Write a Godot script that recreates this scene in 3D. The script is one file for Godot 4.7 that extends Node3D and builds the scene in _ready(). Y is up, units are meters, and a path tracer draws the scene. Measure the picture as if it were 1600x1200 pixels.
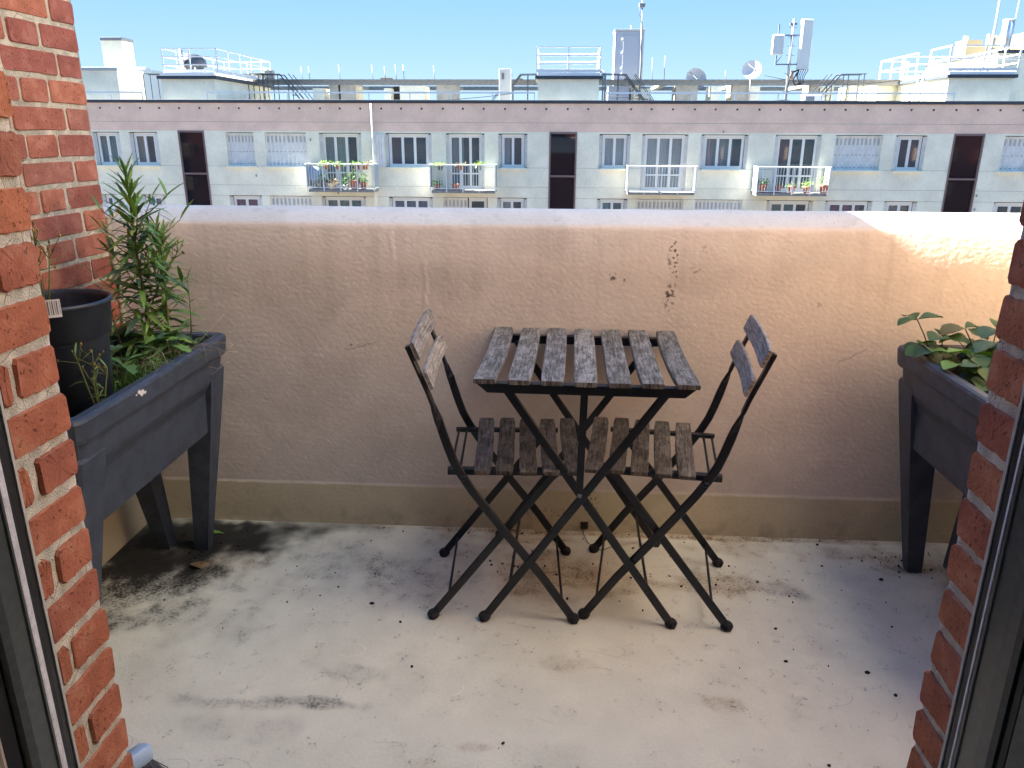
extends Node3D
# A brick-walled balcony seen from inside its door: bistro set, two planters, a rendered parapet and the flats across the street.

var rng := RandomNumberGenerator.new()
var counts := {}
var M := {}
var brick_near: Array[Mesh] = []
var brick_far := {}
var leaf_shapes := {}

# ---------------------------------------------------------------- the scene
func _ready() -> void:
	rng.seed = 20240611
	var cam := Camera3D.new()
	cam.name = "camera"
	cam.fov = 53.25
	cam.near = 0.02
	cam.far = 3000.0
	add_child(cam)
	cam.transform = Transform3D(Basis(Vector3.UP, 0.0576) * Basis(Vector3.RIGHT, -0.3152) * Basis(Vector3(0, 0, 1), 0.0045), Vector3(0, 1.264, 0))
	cam.current = true

	var env := Environment.new()
	var sky := Sky.new()
	var ps := ProceduralSkyMaterial.new()
	ps.sky_top_color = Color(0.38, 0.645, 0.93)
	ps.sky_horizon_color = Color(0.755, 0.86, 0.92)
	ps.sky_curve = 0.09
	ps.sky_energy_multiplier = 1.0
	ps.ground_horizon_color = Color(0.80, 0.82, 0.80)
	ps.ground_bottom_color = Color(0.45, 0.45, 0.43)
	ps.ground_curve = 0.05
	ps.sun_angle_max = 38.0
	ps.sun_curve = 0.3
	sky.sky_material = ps
	env.background_mode = Environment.BG_SKY
	env.sky = sky
	env.background_energy_multiplier = 0.158
	env.tonemap_mode = Environment.TONE_MAPPER_LINEAR
	env.tonemap_exposure = 9.6
	env.sdfgi_enabled = true
	env.ssao_enabled = true
	env.ssil_enabled = true
	var we := WorldEnvironment.new()
	we.name = "environment"
	we.environment = env
	add_child(we)

	var sun := DirectionalLight3D.new()
	sun.name = "sun"
	sun.light_color = Color(1.0, 0.975, 0.935)
	sun.light_energy = 1.6
	sun.light_angular_distance = 0.5
	sun.shadow_enabled = true
	add_child(sun)
	# low from the left, along the parapet and a hair beyond it
	var to_sun := Vector3(-1.0, 0.755, -0.036).normalized()
	sun.transform = Transform3D(Basis.looking_at(-to_sun, Vector3.UP), Vector3(0, 30, 0))

	make_materials()
	build_house()
	build_flats()
	build_distance()
	build_table()
	make_chair("left folding chair with dark brown seat slats and pale grey back slats, facing right", Vector3(-0.128, 0, -1.962), 0.05)
	make_chair("right folding chair with brown seat slats and pale grey back slats, facing left", Vector3(0.302, 0, -1.972), PI - 0.12)
	make_planter("dark grey plastic raised planter on the left, overgrown with tall weeds", Vector3(-1.17, 0, -1.785))
	make_planter("dark grey plastic raised planter on the right with strawberry plants", Vector3(1.17, 0, -1.80))
	build_pot()
	build_left_plants()
	build_strawberries()
	build_floor_things()

# ---------------------------------------------------------------- names and tags
func put(n: Node3D, called: String, parent: Node = self) -> Node3D:
	var key := "%d/%s" % [parent.get_instance_id(), called]
	var k: int = counts.get(key, 0)
	counts[key] = k + 1
	n.name = called if k == 0 else "%s_%03d" % [called, k]
	parent.add_child(n, true)
	return n

func tag(n: Node, label: String, category: String, group := "") -> Node:
	n.set_meta("label", label)
	n.set_meta("category", category)
	if group != "":
		n.set_meta("group", group)
	return n

func thing(called: String, label: String, category: String, at := Vector3.ZERO, turn := 0.0, group := "") -> Node3D:
	var o := Node3D.new()
	put(o, called)
	o.position = at
	o.rotation.y = turn
	tag(o, label, category, group)
	return o

func obj(called: String, mesh: Mesh, mat: Material, parent: Node = self, xf := Transform3D()) -> MeshInstance3D:
	var o := MeshInstance3D.new()
	o.mesh = mesh
	o.material_override = mat
	o.transform = xf
	put(o, called, parent)
	return o

func setting(called: String, mesh: Mesh, mat: Material) -> MeshInstance3D:
	var o := obj(called, mesh, mat)
	o.set_meta("kind", "structure")
	return o

func stuff(o: Node) -> Node:
	o.set_meta("kind", "stuff")
	return o

# ---------------------------------------------------------------- shapes
func begin(smooth := false) -> SurfaceTool:
	var st := SurfaceTool.new()
	st.begin(Mesh.PRIMITIVE_TRIANGLES)
	st.set_smooth_group(0 if smooth else -1)
	return st

func done(st: SurfaceTool) -> ArrayMesh:
	st.generate_normals()
	return st.commit()

func poly(st: SurfaceTool, p: Array, out: Vector3) -> void:
	var n := Vector3.ZERO
	for i in range(1, p.size() - 1):
		n += (p[i] - p[0]).cross(p[i + 1] - p[0])
	var flip := n.dot(out) > 0.0
	for i in range(1, p.size() - 1):
		st.add_vertex(p[0])
		st.add_vertex(p[i + 1] if flip else p[i])
		st.add_vertex(p[i] if flip else p[i + 1])

func cbox(st: SurfaceTool, at: Vector3, size: Vector3, b := 0.0, basis := Basis()) -> void:
	var h := size / 2.0
	if b <= 0.0:
		for ax in 3:
			for s in [-1.0, 1.0]:
				var n := Vector3.ZERO
				n[ax] = s
				var q := []
				for e in [[-1, -1], [1, -1], [1, 1], [-1, 1]]:
					var v := Vector3.ZERO
					v[ax] = s * h[ax]
					v[(ax + 1) % 3] = e[0] * h[(ax + 1) % 3]
					v[(ax + 2) % 3] = e[1] * h[(ax + 2) % 3]
					q.append(at + basis * v)
				poly(st, q, basis * n)
		return
	var pt := func(sx: float, sy: float, sz: float, ax: int) -> Vector3:
		var v := Vector3(sx * (h.x - b), sy * (h.y - b), sz * (h.z - b))
		v[ax] = [sx, sy, sz][ax] * h[ax]
		return at + basis * v
	for ax in 3:
		for s in [-1.0, 1.0]:
			var q := []
			for e in [[-1, -1], [1, -1], [1, 1], [-1, 1]]:
				var g := [0.0, 0.0, 0.0]
				g[ax] = s
				g[(ax + 1) % 3] = e[0]
				g[(ax + 2) % 3] = e[1]
				q.append(pt.call(g[0], g[1], g[2], ax))
			var n := Vector3.ZERO
			n[ax] = s
			poly(st, q, basis * n)
		for s in [-1.0, 1.0]:
			for t in [-1.0, 1.0]:
				var b1 := (ax + 1) % 3
				var b2 := (ax + 2) % 3
				var q := []
				for e in [[-1.0, b1], [1.0, b1], [1.0, b2], [-1.0, b2]]:
					var g := [0.0, 0.0, 0.0]
					g[ax] = e[0]
					g[b1] = s
					g[b2] = t
					q.append(pt.call(g[0], g[1], g[2], e[1]))
				var n := Vector3.ZERO
				n[b1] = s
				n[b2] = t
				poly(st, q, basis * n)
	for sx in [-1.0, 1.0]:
		for sy in [-1.0, 1.0]:
			for sz in [-1.0, 1.0]:
				poly(st, [pt.call(sx, sy, sz, 0), pt.call(sx, sy, sz, 1), pt.call(sx, sy, sz, 2)], basis * Vector3(sx, sy, sz))

func box_mesh(size: Vector3, b := 0.0, at := Vector3.ZERO) -> ArrayMesh:
	var st := begin()
	cbox(st, at, size, b)
	return done(st)

func span(st: SurfaceTool, x0: float, x1: float, y0: float, y1: float, z0: float, z1: float, b := 0.0) -> void:
	cbox(st, Vector3((x0 + x1) / 2, (y0 + y1) / 2, (z0 + z1) / 2), Vector3(absf(x1 - x0), absf(y1 - y0), absf(z1 - z0)), b)

func bar(st: SurfaceTool, a: Vector3, b: Vector3, w: float, t: float, side := Vector3(0, 0, 1), ch := 0.0) -> void:
	# w across (perpendicular to side), t along side
	var d := (b - a).normalized()
	var s := (side - d * side.dot(d)).normalized()
	var u := s.cross(d).normalized()
	cbox(st, (a + b) / 2.0, Vector3(t, (b - a).length(), w), ch, Basis(s, d, s.cross(d)) if u.length() > 0.5 else Basis())

func loft(st: SurfaceTool, loops: Array, closed := true, flip := false, cap_a := false, cap_b := false) -> void:
	for i in loops.size() - 1:
		var a: PackedVector3Array = loops[i]
		var b: PackedVector3Array = loops[i + 1]
		var n := a.size()
		for k in (n if closed else n - 1):
			var k2 := (k + 1) % n
			var q := [a[k], b[k], b[k2], a[k2]] if flip else [a[k], a[k2], b[k2], b[k]]
			for t in [0, 1, 2, 0, 2, 3]:
				st.add_vertex(q[t])
	for e in [[cap_a, loops[0], loops[1]], [cap_b, loops[-1], loops[-2]]]:
		if e[0]:
			var c := Vector3.ZERO
			var c2 := Vector3.ZERO
			for v in e[1]:
				c += v / e[1].size()
			for v in e[2]:
				c2 += v / e[2].size()
			poly(st, Array(e[1]), c - c2)

func tube(st: SurfaceTool, pts: Array, radii: Array, n := 8) -> void:
	var loops := []
	var ref := Vector3(0.31, 0.2, 0.93).normalized()
	for i in pts.size():
		var d: Vector3 = (pts[mini(i + 1, pts.size() - 1)] - pts[maxi(i - 1, 0)]).normalized()
		var s := (ref - d * ref.dot(d)).normalized()
		ref = s
		var u := d.cross(s)
		var r: float = radii[mini(i, radii.size() - 1)]
		var ring := PackedVector3Array()
		for k in n:
			var a := TAU * k / n
			ring.append(pts[i] + (s * cos(a) + u * sin(a)) * r)
		loops.append(ring)
	loft(st, loops, true, true, true, true)

func tube_mesh(pts: Array, radii: Array, n := 8) -> ArrayMesh:
	var st := begin(true)
	tube(st, pts, radii, n)
	return done(st)

func strap(st: SurfaceTool, pts: Array, wide: Array, w: float, t: float) -> void:
	# a flat steel section swept along pts; wide[i] is the direction of its broad side
	var loops := []
	for i in pts.size():
		var d: Vector3 = (pts[mini(i + 1, pts.size() - 1)] - pts[maxi(i - 1, 0)]).normalized()
		var u: Vector3 = (wide[i] - d * wide[i].dot(d)).normalized()
		var v := d.cross(u)
		var c := minf(w, t) * 0.28
		var ring := PackedVector3Array()
		for e in [[1, 1, 0], [1, 1, 1], [-1, 1, 1], [-1, 1, 0], [-1, -1, 0], [-1, -1, 1], [1, -1, 1], [1, -1, 0]]:
			var cu := w / 2 - (c if e[2] == 1 else 0.0)
			var cv := t / 2 - (0.0 if e[2] == 1 else c)
			ring.append(pts[i] + u * e[0] * cu + v * e[1] * cv)
		loops.append(ring)
	loft(st, loops, true, true, true, true)

func lathe(st: SurfaceTool, prof: Array, n := 24, at := Vector3.ZERO) -> void:
	var loops := []
	for p in prof:
		var ring := PackedVector3Array()
		for k in n:
			var a := TAU * k / n
			ring.append(at + Vector3(cos(a) * p.x, p.y, sin(a) * p.x))
		loops.append(ring)
	loft(st, loops, true, false)

func prism(st: SurfaceTool, outline: Array, y0: float, y1: float) -> void:
	# outline: Vector2(x, z) points, extruded upwards
	var lo := []
	var hi := []
	var c := Vector2.ZERO
	for p in outline:
		lo.append(Vector3(p.x, y0, p.y))
		hi.append(Vector3(p.x, y1, p.y))
		c += p / outline.size()
	for k in outline.size():
		var k2 := (k + 1) % outline.size()
		var e: Vector2 = outline[k2] - outline[k]
		var n := Vector3(e.y, 0, -e.x)
		var m: Vector2 = (outline[k] + outline[k2]) / 2.0 - c
		if n.dot(Vector3(m.x, 0, m.y)) < 0:
			n = -n
		poly(st, [lo[k], lo[k2], hi[k2], hi[k]], n)
	poly(st, hi, Vector3.UP)
	poly(st, lo, Vector3.DOWN)

# ---------------------------------------------------------------- textures and materials
func noise(w: int, h: int, freq: float, sd: int, oct := 4, cell := false, stretch := Vector2i(1, 1)) -> PackedByteArray:
	var f := FastNoiseLite.new()
	f.seed = sd
	f.frequency = freq
	f.noise_type = FastNoiseLite.TYPE_CELLULAR if cell else FastNoiseLite.TYPE_SIMPLEX_SMOOTH
	f.fractal_octaves = oct
	if cell:
		f.fractal_type = FastNoiseLite.FRACTAL_NONE
		f.cellular_return_type = FastNoiseLite.RETURN_DISTANCE2_SUB
	var im := f.get_seamless_image(w / stretch.x, h / stretch.y)
	im.convert(Image.FORMAT_L8)
	if stretch != Vector2i(1, 1):
		im.resize(w, h, Image.INTERPOLATE_CUBIC)
	return im.get_data()

func tex(w: int, h: int, rgb: PackedByteArray) -> ImageTexture:
	return ImageTexture.create_from_image(Image.create_from_data(w, h, false, Image.FORMAT_RGB8, rgb))

func ltex(w: int, h: int, l: PackedByteArray) -> ImageTexture:
	return ImageTexture.create_from_image(Image.create_from_data(w, h, false, Image.FORMAT_L8, l))

func mat(key: String, lin: Color, rough := 0.8, metal := 0.0, spec := 0.5) -> StandardMaterial3D:
	var m := StandardMaterial3D.new()
	m.resource_name = key
	m.albedo_color = lin.linear_to_srgb()
	m.roughness = rough
	m.metallic = metal
	m.metallic_specular = spec
	M[key] = m
	return m

func triplanar(m: StandardMaterial3D, t: Texture2D, scale: float, world := true, off := Vector3.ZERO) -> StandardMaterial3D:
	m.albedo_texture = t
	m.uv1_triplanar = true
	m.uv1_world_triplanar = world
	m.uv1_scale = Vector3.ONE * scale
	m.uv1_offset = off
	m.uv1_triplanar_sharpness = 6.0
	return m

func relief(m: StandardMaterial3D, t: Texture2D, cm: float) -> void:
	m.heightmap_enabled = true
	m.heightmap_texture = t
	m.heightmap_scale = cm

func sm(a: float, b: float, x: float) -> float:
	return smoothstep(a, b, x)

func grey_texture(w: int, layers: Array, lo: float, hi: float, tint := Color(1, 1, 1)) -> ImageTexture:
	# layers: [freq, seed, octaves, weight]; a tone map between lo and hi (sRGB)
	var acc := PackedFloat32Array()
	acc.resize(w * w)
	for l in layers:
		var d := noise(w, w, l[0], l[1], l[2])
		for i in w * w:
			acc[i] += d[i] / 255.0 * l[3]
	var out := PackedByteArray()
	out.resize(w * w * 3)
	for i in w * w:
		var v := clampf(lo + (hi - lo) * acc[i], 0, 1) * 255.0
		out[i * 3] = int(v * tint.r)
		out[i * 3 + 1] = int(v * tint.g)
		out[i * 3 + 2] = int(v * tint.b)
	return tex(w, w, out)

func brick_textures() -> Array:
	var w := 768
	var a := noise(w, w, 0.006, 11, 4)
	var b := noise(w, w, 0.06, 12, 3)
	var c := noise(w, w, 0.035, 13, 2)
	var d := noise(w, w, 0.25, 14, 1)
	var col := PackedByteArray()
	col.resize(w * w * 3)
	var hgt := PackedByteArray()
	hgt.resize(w * w)
	for i in w * w:
		var low := a[i] / 255.0
		var mid := b[i] / 255.0
		var pit := sm(0.76, 0.86, c[i] / 255.0)
		var fine := d[i] / 255.0
		var v := 0.80 + 0.20 * low + 0.12 * (mid - 0.5) + 0.10 * (fine - 0.5)
		v *= 1.0 - 0.24 * pit
		var pale := sm(0.60, 0.80, low) * 0.10
		var fleck := 0.5 if fine > 0.93 and mid > 0.62 else 0.0
		col[i * 3] = int(clampf(v + fleck * 0.3, 0, 1) * 255)
		col[i * 3 + 1] = int(clampf(v * 0.97 + pale + fleck, 0, 1) * 255)
		col[i * 3 + 2] = int(clampf(v * 0.96 + pale * 1.2 + fleck, 0, 1) * 255)
		hgt[i] = int(clampf(0.55 + 0.35 * (mid - 0.5) + 0.25 * (fine - 0.5) - 0.45 * pit, 0, 1) * 255)
	return [tex(w, w, col), ltex(w, w, hgt)]

func mortar_textures() -> Array:
	var w := 512
	var a := noise(w, w, 0.012, 21, 4)
	var b := noise(w, w, 0.12, 22, 3)
	var c := noise(w, w, 0.010, 23, 1, true)
	var col := PackedByteArray()
	col.resize(w * w * 3)
	var hgt := PackedByteArray()
	hgt.resize(w * w)
	for i in w * w:
		var low := a[i] / 255.0
		var fine := b[i] / 255.0
		var crack := (1.0 - sm(0.0, 0.03, c[i] / 255.0)) * sm(0.4, 0.6, low)
		var v := 0.74 + 0.26 * low + 0.12 * (fine - 0.5) - 0.30 * crack
		col[i * 3] = int(clampf(v, 0, 1) * 255)
		col[i * 3 + 1] = int(clampf(v * 0.985, 0, 1) * 255)
		col[i * 3 + 2] = int(clampf(v * 0.95, 0, 1) * 255)
		hgt[i] = int(clampf(0.5 + 0.6 * (fine - 0.5) + 0.3 * (low - 0.5) - 0.4 * crack, 0, 1) * 255)
	return [tex(w, w, col), ltex(w, w, hgt)]

func wood_textures(dark: float, from: float, to: float) -> Array:
	# weathered slat: grain runs along v; dark stripped wood with pale worn patches
	var w := 512
	var grain := noise(w, w, 0.10, 31, 3, false, Vector2i(1, 16))
	var fine := noise(w, w, 0.20, 32, 2, false, Vector2i(1, 8))
	var worn := noise(w, w, 0.016, 33, 5, false, Vector2i(1, 2))
	var spot := noise(w, w, 0.04, 34, 4, false, Vector2i(1, 2))
	var col := PackedByteArray()
	col.resize(w * w * 3)
	var hgt := PackedByteArray()
	hgt.resize(w * w)
	for i in w * w:
		var g := grain[i] / 255.0
		var f := fine[i] / 255.0
		var m := sm(from, to, worn[i] / 255.0 * 0.66 + spot[i] / 255.0 * 0.38 + (f - 0.5) * 0.22)
		var v := dark + 0.34 * (g - 0.5) + 0.16 * (f - 0.5)
		v = lerpf(v, 0.64 + 0.26 * (g - 0.5) + 0.16 * (f - 0.5), m * 0.75)
		var hole := sm(0.84, 0.90, spot[i] / 255.0)
		v *= 1.0 - 0.5 * hole
		col[i * 3] = int(clampf(v * 1.0, 0, 1) * 255)
		col[i * 3 + 1] = int(clampf(v * 0.99, 0, 1) * 255)
		col[i * 3 + 2] = int(clampf(v * (0.97 + 0.03 * m), 0, 1) * 255)
		hgt[i] = int(clampf(0.5 + 0.5 * (g - 0.5) + 0.4 * (f - 0.5), 0, 1) * 255)
	return [tex(w, w, col), ltex(w, w, hgt)]

# floor paint: x from -1.45 to 1.45, z from -2.35 to -0.6
const FX0 := -1.45
const FX1 := 1.45
const FZ0 := -2.35
const FZ1 := -0.6
func floor_textures() -> Array:
	var w := 1536
	var h := 928
	var a := noise(w, h, 0.004, 41, 5)
	var b := noise(w, h, 0.03, 42, 4)
	var c := noise(w, h, 0.16, 43, 2)
	var d := noise(w, h, 0.012, 44, 3)
	var n := w * h
	var R := PackedFloat32Array()
	R.resize(n)
	# dirt amounts: grime (grey-black), rust (brown), scrape (pale)
	var rust := PackedFloat32Array()
	rust.resize(n)
	for i in n:
		R[i] = 0.34 * sm(0.66, 0.82, c[i] / 255.0) * sm(0.60, 0.82, b[i] / 255.0) + sm(0.55, 0.9, a[i] / 255.0) * 0.07 + maxf(0.0, (b[i] / 255.0 - 0.7) * 0.25) + (0.30 if c[i] > 234 and b[i] > 150 else 0.0)
	# [x, z, rx, rz, strength, kind, roughness of its edge]
	var spots := [
		[-1.24, -2.12, 0.34, 0.26, 1.15, 0, 0.5], [-1.04, -2.19, 0.30, 0.13, 0.85, 0, 0.7], [-1.22, -1.92, 0.30, 0.24, 0.75, 0, 0.9], [-1.08, -2.05, 0.22, 0.14, 0.6, 1, 0.9], [-0.86, -2.28, 0.34, 0.05, 0.75, 0, 0.7],
		[-0.66, -2.06, 0.24, 0.16, 0.32, 0, 1.0], [-0.42, -1.98, 0.16, 0.11, 0.42, 0, 1.0], [-0.30, -2.16, 0.14, 0.06, 0.3, 0, 1.0], [-0.52, -1.44, 0.09, 0.022, 0.7, 0, 1.4],
		[-0.70, -1.43, 0.17, 0.030, 0.45, 0, 1.4], [-0.66, -1.36, 0.16, 0.05, 0.22, 0, 1.2], [-0.45, -1.55, 0.12, 0.04, 0.25, 0, 1.3], [0.30, -2.285, 1.0, 0.024, 0.95, 1, 0.9],
		[-0.12, -2.24, 0.24, 0.05, 0.55, 1, 1.2], [-0.02, -2.02, 0.22, 0.15, 0.62, 1, 1.2], [0.20, -2.02, 0.12, 0.10, 0.35, 1, 1.2], [0.52, -2.00, 0.16, 0.07, 0.65, 1, 1.3],
		[0.66, -1.98, 0.10, 0.05, 0.5, 0, 1.3], [0.62, -2.22, 0.20, 0.05, 0.4, 1, 1.2], [1.10, -2.14, 0.12, 0.05, 0.85, 1, 1.0], [1.0, -2.20, 0.22, 0.05, 0.5, 1, 1.2], [1.28, -2.05, 0.18, 0.10, 0.4, 1, 1.2],
		[0.42, -1.5, 0.05, 0.03, 0.35, 1, 1.2], [0.05, -1.62, 0.1, 0.03, 0.3, 1, 1.4], [0.98, -1.35, 0.02, 0.014, 0.6, 0, 0.4], [-0.15, -1.33, 0.05, 0.02, 0.4, 1, 1.2],
		[-0.33, -1.86, 0.07, 0.05, 0.3, 0, 1.2], [0.6, -1.5, 0.10, 0.04, 0.14, 0, 1.3], [-0.95, -1.75, 0.25, 0.12, 0.2, 0, 1.3], [-0.2, -1.22, 0.2, 0.06, 0.12, 1, 1.3]]
	for s in spots:
		var x0 := clampi(int((s[0] - s[2] * 1.6 - FX0) / (FX1 - FX0) * w), 0, w - 1)
		var x1 := clampi(int((s[0] + s[2] * 1.6 - FX0) / (FX1 - FX0) * w), 0, w - 1)
		var z0 := clampi(int((s[1] - s[3] * 1.6 - FZ0) / (FZ1 - FZ0) * h), 0, h - 1)
		var z1 := clampi(int((s[1] + s[3] * 1.6 - FZ0) / (FZ1 - FZ0) * h), 0, h - 1)
		for y in range(z0, z1 + 1):
			var qz: float = (FZ0 + (FZ1 - FZ0) * y / h - s[1]) / s[3]
			for x in range(x0, x1 + 1):
				var qx: float = (FX0 + (FX1 - FX0) * x / w - s[0]) / s[2]
				var i := y * w + x
				var r: float = sqrt(qx * qx + qz * qz) + (d[i] / 255.0 - 0.5) * 0.9 * s[6]
				var f := 1.0 - sm(0.35, 1.15, r)
				if f > 0.0:
					var grit := 0.42 + 1.1 * sm(0.36, 0.74, b[i] / 255.0 * 0.5 + c[i] / 255.0 * 0.5) if s[6] > 0.75 else 0.85 + 0.3 * b[i] / 255.0
					if s[5] == 0:
						R[i] += f * s[4] * grit * (0.72 if s[0] < -0.9 and s[1] < -1.8 else 0.40)
					else:
						rust[i] += f * s[4] * grit * 0.5
	# thin scratches
	for k in 90:
		var p := Vector2(rng.randf_range(60, w - 60), rng.randf_range(40, h - 40))
		var an := rng.randf_range(-0.5, 0.5)
		var cur := rng.randf_range(-0.06, 0.06)
		for t in rng.randi_range(20, 90):
			p += Vector2(cos(an), sin(an) * 0.7)
			an += cur
			var i := clampi(int(p.y), 0, h - 1) * w + clampi(int(p.x), 0, w - 1)
			R[i] += 0.12 if k % 3 else -0.10
	var col := PackedByteArray()
	col.resize(n * 3)
	var hgt := PackedByteArray()
	hgt.resize(n)
	for i in n:
		var lo := a[i] / 255.0
		var g := clampf(R[i], -0.15, 1.0)
		var u := clampf(rust[i], 0.0, 1.0)
		var base := 0.885 + 0.05 * (lo - 0.5) + 0.035 * (c[i] / 255.0 - 0.5) + 0.05 * (d[i] / 255.0 - 0.5)
		var kg := 1.0 - 0.80 * g
		col[i * 3] = int(clampf(base * 1.000 * kg * (1.0 - 0.50 * u), 0, 1) * 255)
		col[i * 3 + 1] = int(clampf(base * 0.998 * kg * (1.0 - 0.62 * u), 0, 1) * 255)
		col[i * 3 + 2] = int(clampf(base * 0.930 * (1.0 - 0.79 * g) * (1.0 - 0.74 * u), 0, 1) * 255)
		hgt[i] = int(clampf(0.5 + 0.5 * (d[i] / 255.0 - 0.5) + 0.25 * (c[i] / 255.0 - 0.5) + 0.3 * (b[i] / 255.0 - 0.5), 0, 1) * 255)
	return [tex(w, h, col), ltex(w, h, hgt)]

# parapet paint: u over x from -1.6 to 1.7, v over the surface from the floor upwards, 1.65 m
func parapet_texture() -> ImageTexture:
	var w := 1400
	var h := 700
	var a := noise(w, h, 0.004, 51, 4)
	var b := noise(w, h, 0.03, 52, 4)
	var c := noise(w, h, 0.14, 53, 2)
	var dirt := PackedFloat32Array()
	dirt.resize(w * h)
	# scuffs: [x, y, rx, ry, strength]
	var marks := [[0.345, 0.92, 0.018, 0.055, 1.2], [0.34, 0.80, 0.018, 0.045, 1.1], [0.352, 0.865, 0.008, 0.05, 0.7], [0.168, 0.858, 0.012, 0.016, 1.0], [0.205, 0.852, 0.006, 0.016, 0.9], [0.41, 0.88, 0.02, 0.012, 0.5],
		[-0.62, 0.63, 0.05, 0.006, 0.7], [0.44, 0.94, 0.02, 0.02, 0.35], [-0.10, 0.60, 0.012, 0.02, 0.4], [-0.60, 0.96, 0.02, 0.012, 0.35], [-0.35, 0.72, 0.02, 0.01, 0.3], [0.78, 0.78, 0.03, 0.01, 0.3], [0.60, 0.73, 0.04, 0.012, 0.22],
		[0.13, 0.10, 0.03, 0.06, 0.55], [-0.02, 0.06, 0.10, 0.03, 0.35], [0.25, 0.08, 0.02, 0.05, 0.4], [0.1, 0.55, 0.1, 0.1, 0.12]]
	for s in marks:
		for y in range(int((s[1] - s[3] * 1.5) / 1.65 * h), int((s[1] + s[3] * 1.5) / 1.65 * h) + 1):
			for x in range(int((s[0] - s[2] * 1.5 + 1.6) / 3.3 * w), int((s[0] + s[2] * 1.5 + 1.6) / 3.3 * w) + 1):
				var qx: float = (x * 3.3 / w - 1.6 - s[0]) / s[2]
				var qy: float = (y * 1.65 / h - s[1]) / s[3]
				var f := 1.0 - sm(0.3, 1.3, sqrt(qx * qx + qy * qy))
				var i := clampi(y, 0, h - 1) * w + x
				dirt[i] += f * s[4] * 0.85 * sm(0.52, 0.66, c[i] / 255.0 * 0.85 + b[i] / 255.0 * 0.15)
	# hairline cracks
	for q in [[-0.665, 0.615, 9, 0.35], [0.86, 0.60, 8, 0.5]]:
		var p := Vector2((q[0] + 1.6) / 3.3 * w, q[1] / 1.65 * h)
		var an: float = q[3]
		for k in int(q[2]) * 6:
			an = q[3] + rng.randf_range(-0.9, 0.9)
			p += Vector2(cos(an), sin(an))
			dirt[clampi(int(p.y), 0, h - 1) * w + clampi(int(p.x), 0, w - 1)] += 0.35
	var run := noise(w, 8, 0.03, 54, 3)
	var out := PackedByteArray()
	out.resize(w * h * 3)
	for y in h:
		var hy := y * 1.65 / h
		for x in w:
			var i := y * w + x
			var n := 0.05 * (a[i] / 255.0 - 0.5) + 0.035 * (b[i] / 255.0 - 0.5) + 0.04 * (c[i] / 255.0 - 0.5)
			var edge := hy + (b[i] / 255.0 - 0.5) * 0.006
			var band := 1.0 - sm(0.144, 0.149, edge)
			var cap := sm(1.000, 1.016, edge)
			var r := lerpf(lerpf(0.872, 0.838, band), 0.810, cap)
			var g := lerpf(lerpf(0.838, 0.806, band), 0.808, cap)
			var bl := lerpf(lerpf(0.806, 0.705, band), 0.795, cap)
			var low := sm(0.10, 0.0, hy) * sm(0.45, 0.85, b[i] / 255.0) * 0.12
			var stain := sm(0.62, 0.80, b[i] / 255.0) * cap * 0.05 + sm(0.80, 0.9, c[i] / 255.0) * cap * 0.2
			var k := 1.0 - clampf(dirt[i] * 0.62 + low + stain + 0.035 * sm(0.45, 0.85, run[x] / 255.0) * sm(0.55, 0.95, hy) * (1.0 - cap) + 0.06 * sm(0.5, 0.75, a[i] / 255.0), 0, 0.8)
			out[i * 3] = int(clampf((r + n) * k, 0, 1) * 255)
			out[i * 3 + 1] = int(clampf((g + n) * k, 0, 1) * 255)
			out[i * 3 + 2] = int(clampf((bl + n) * k, 0, 1) * 255)
	return tex(w, h, out)

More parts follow.
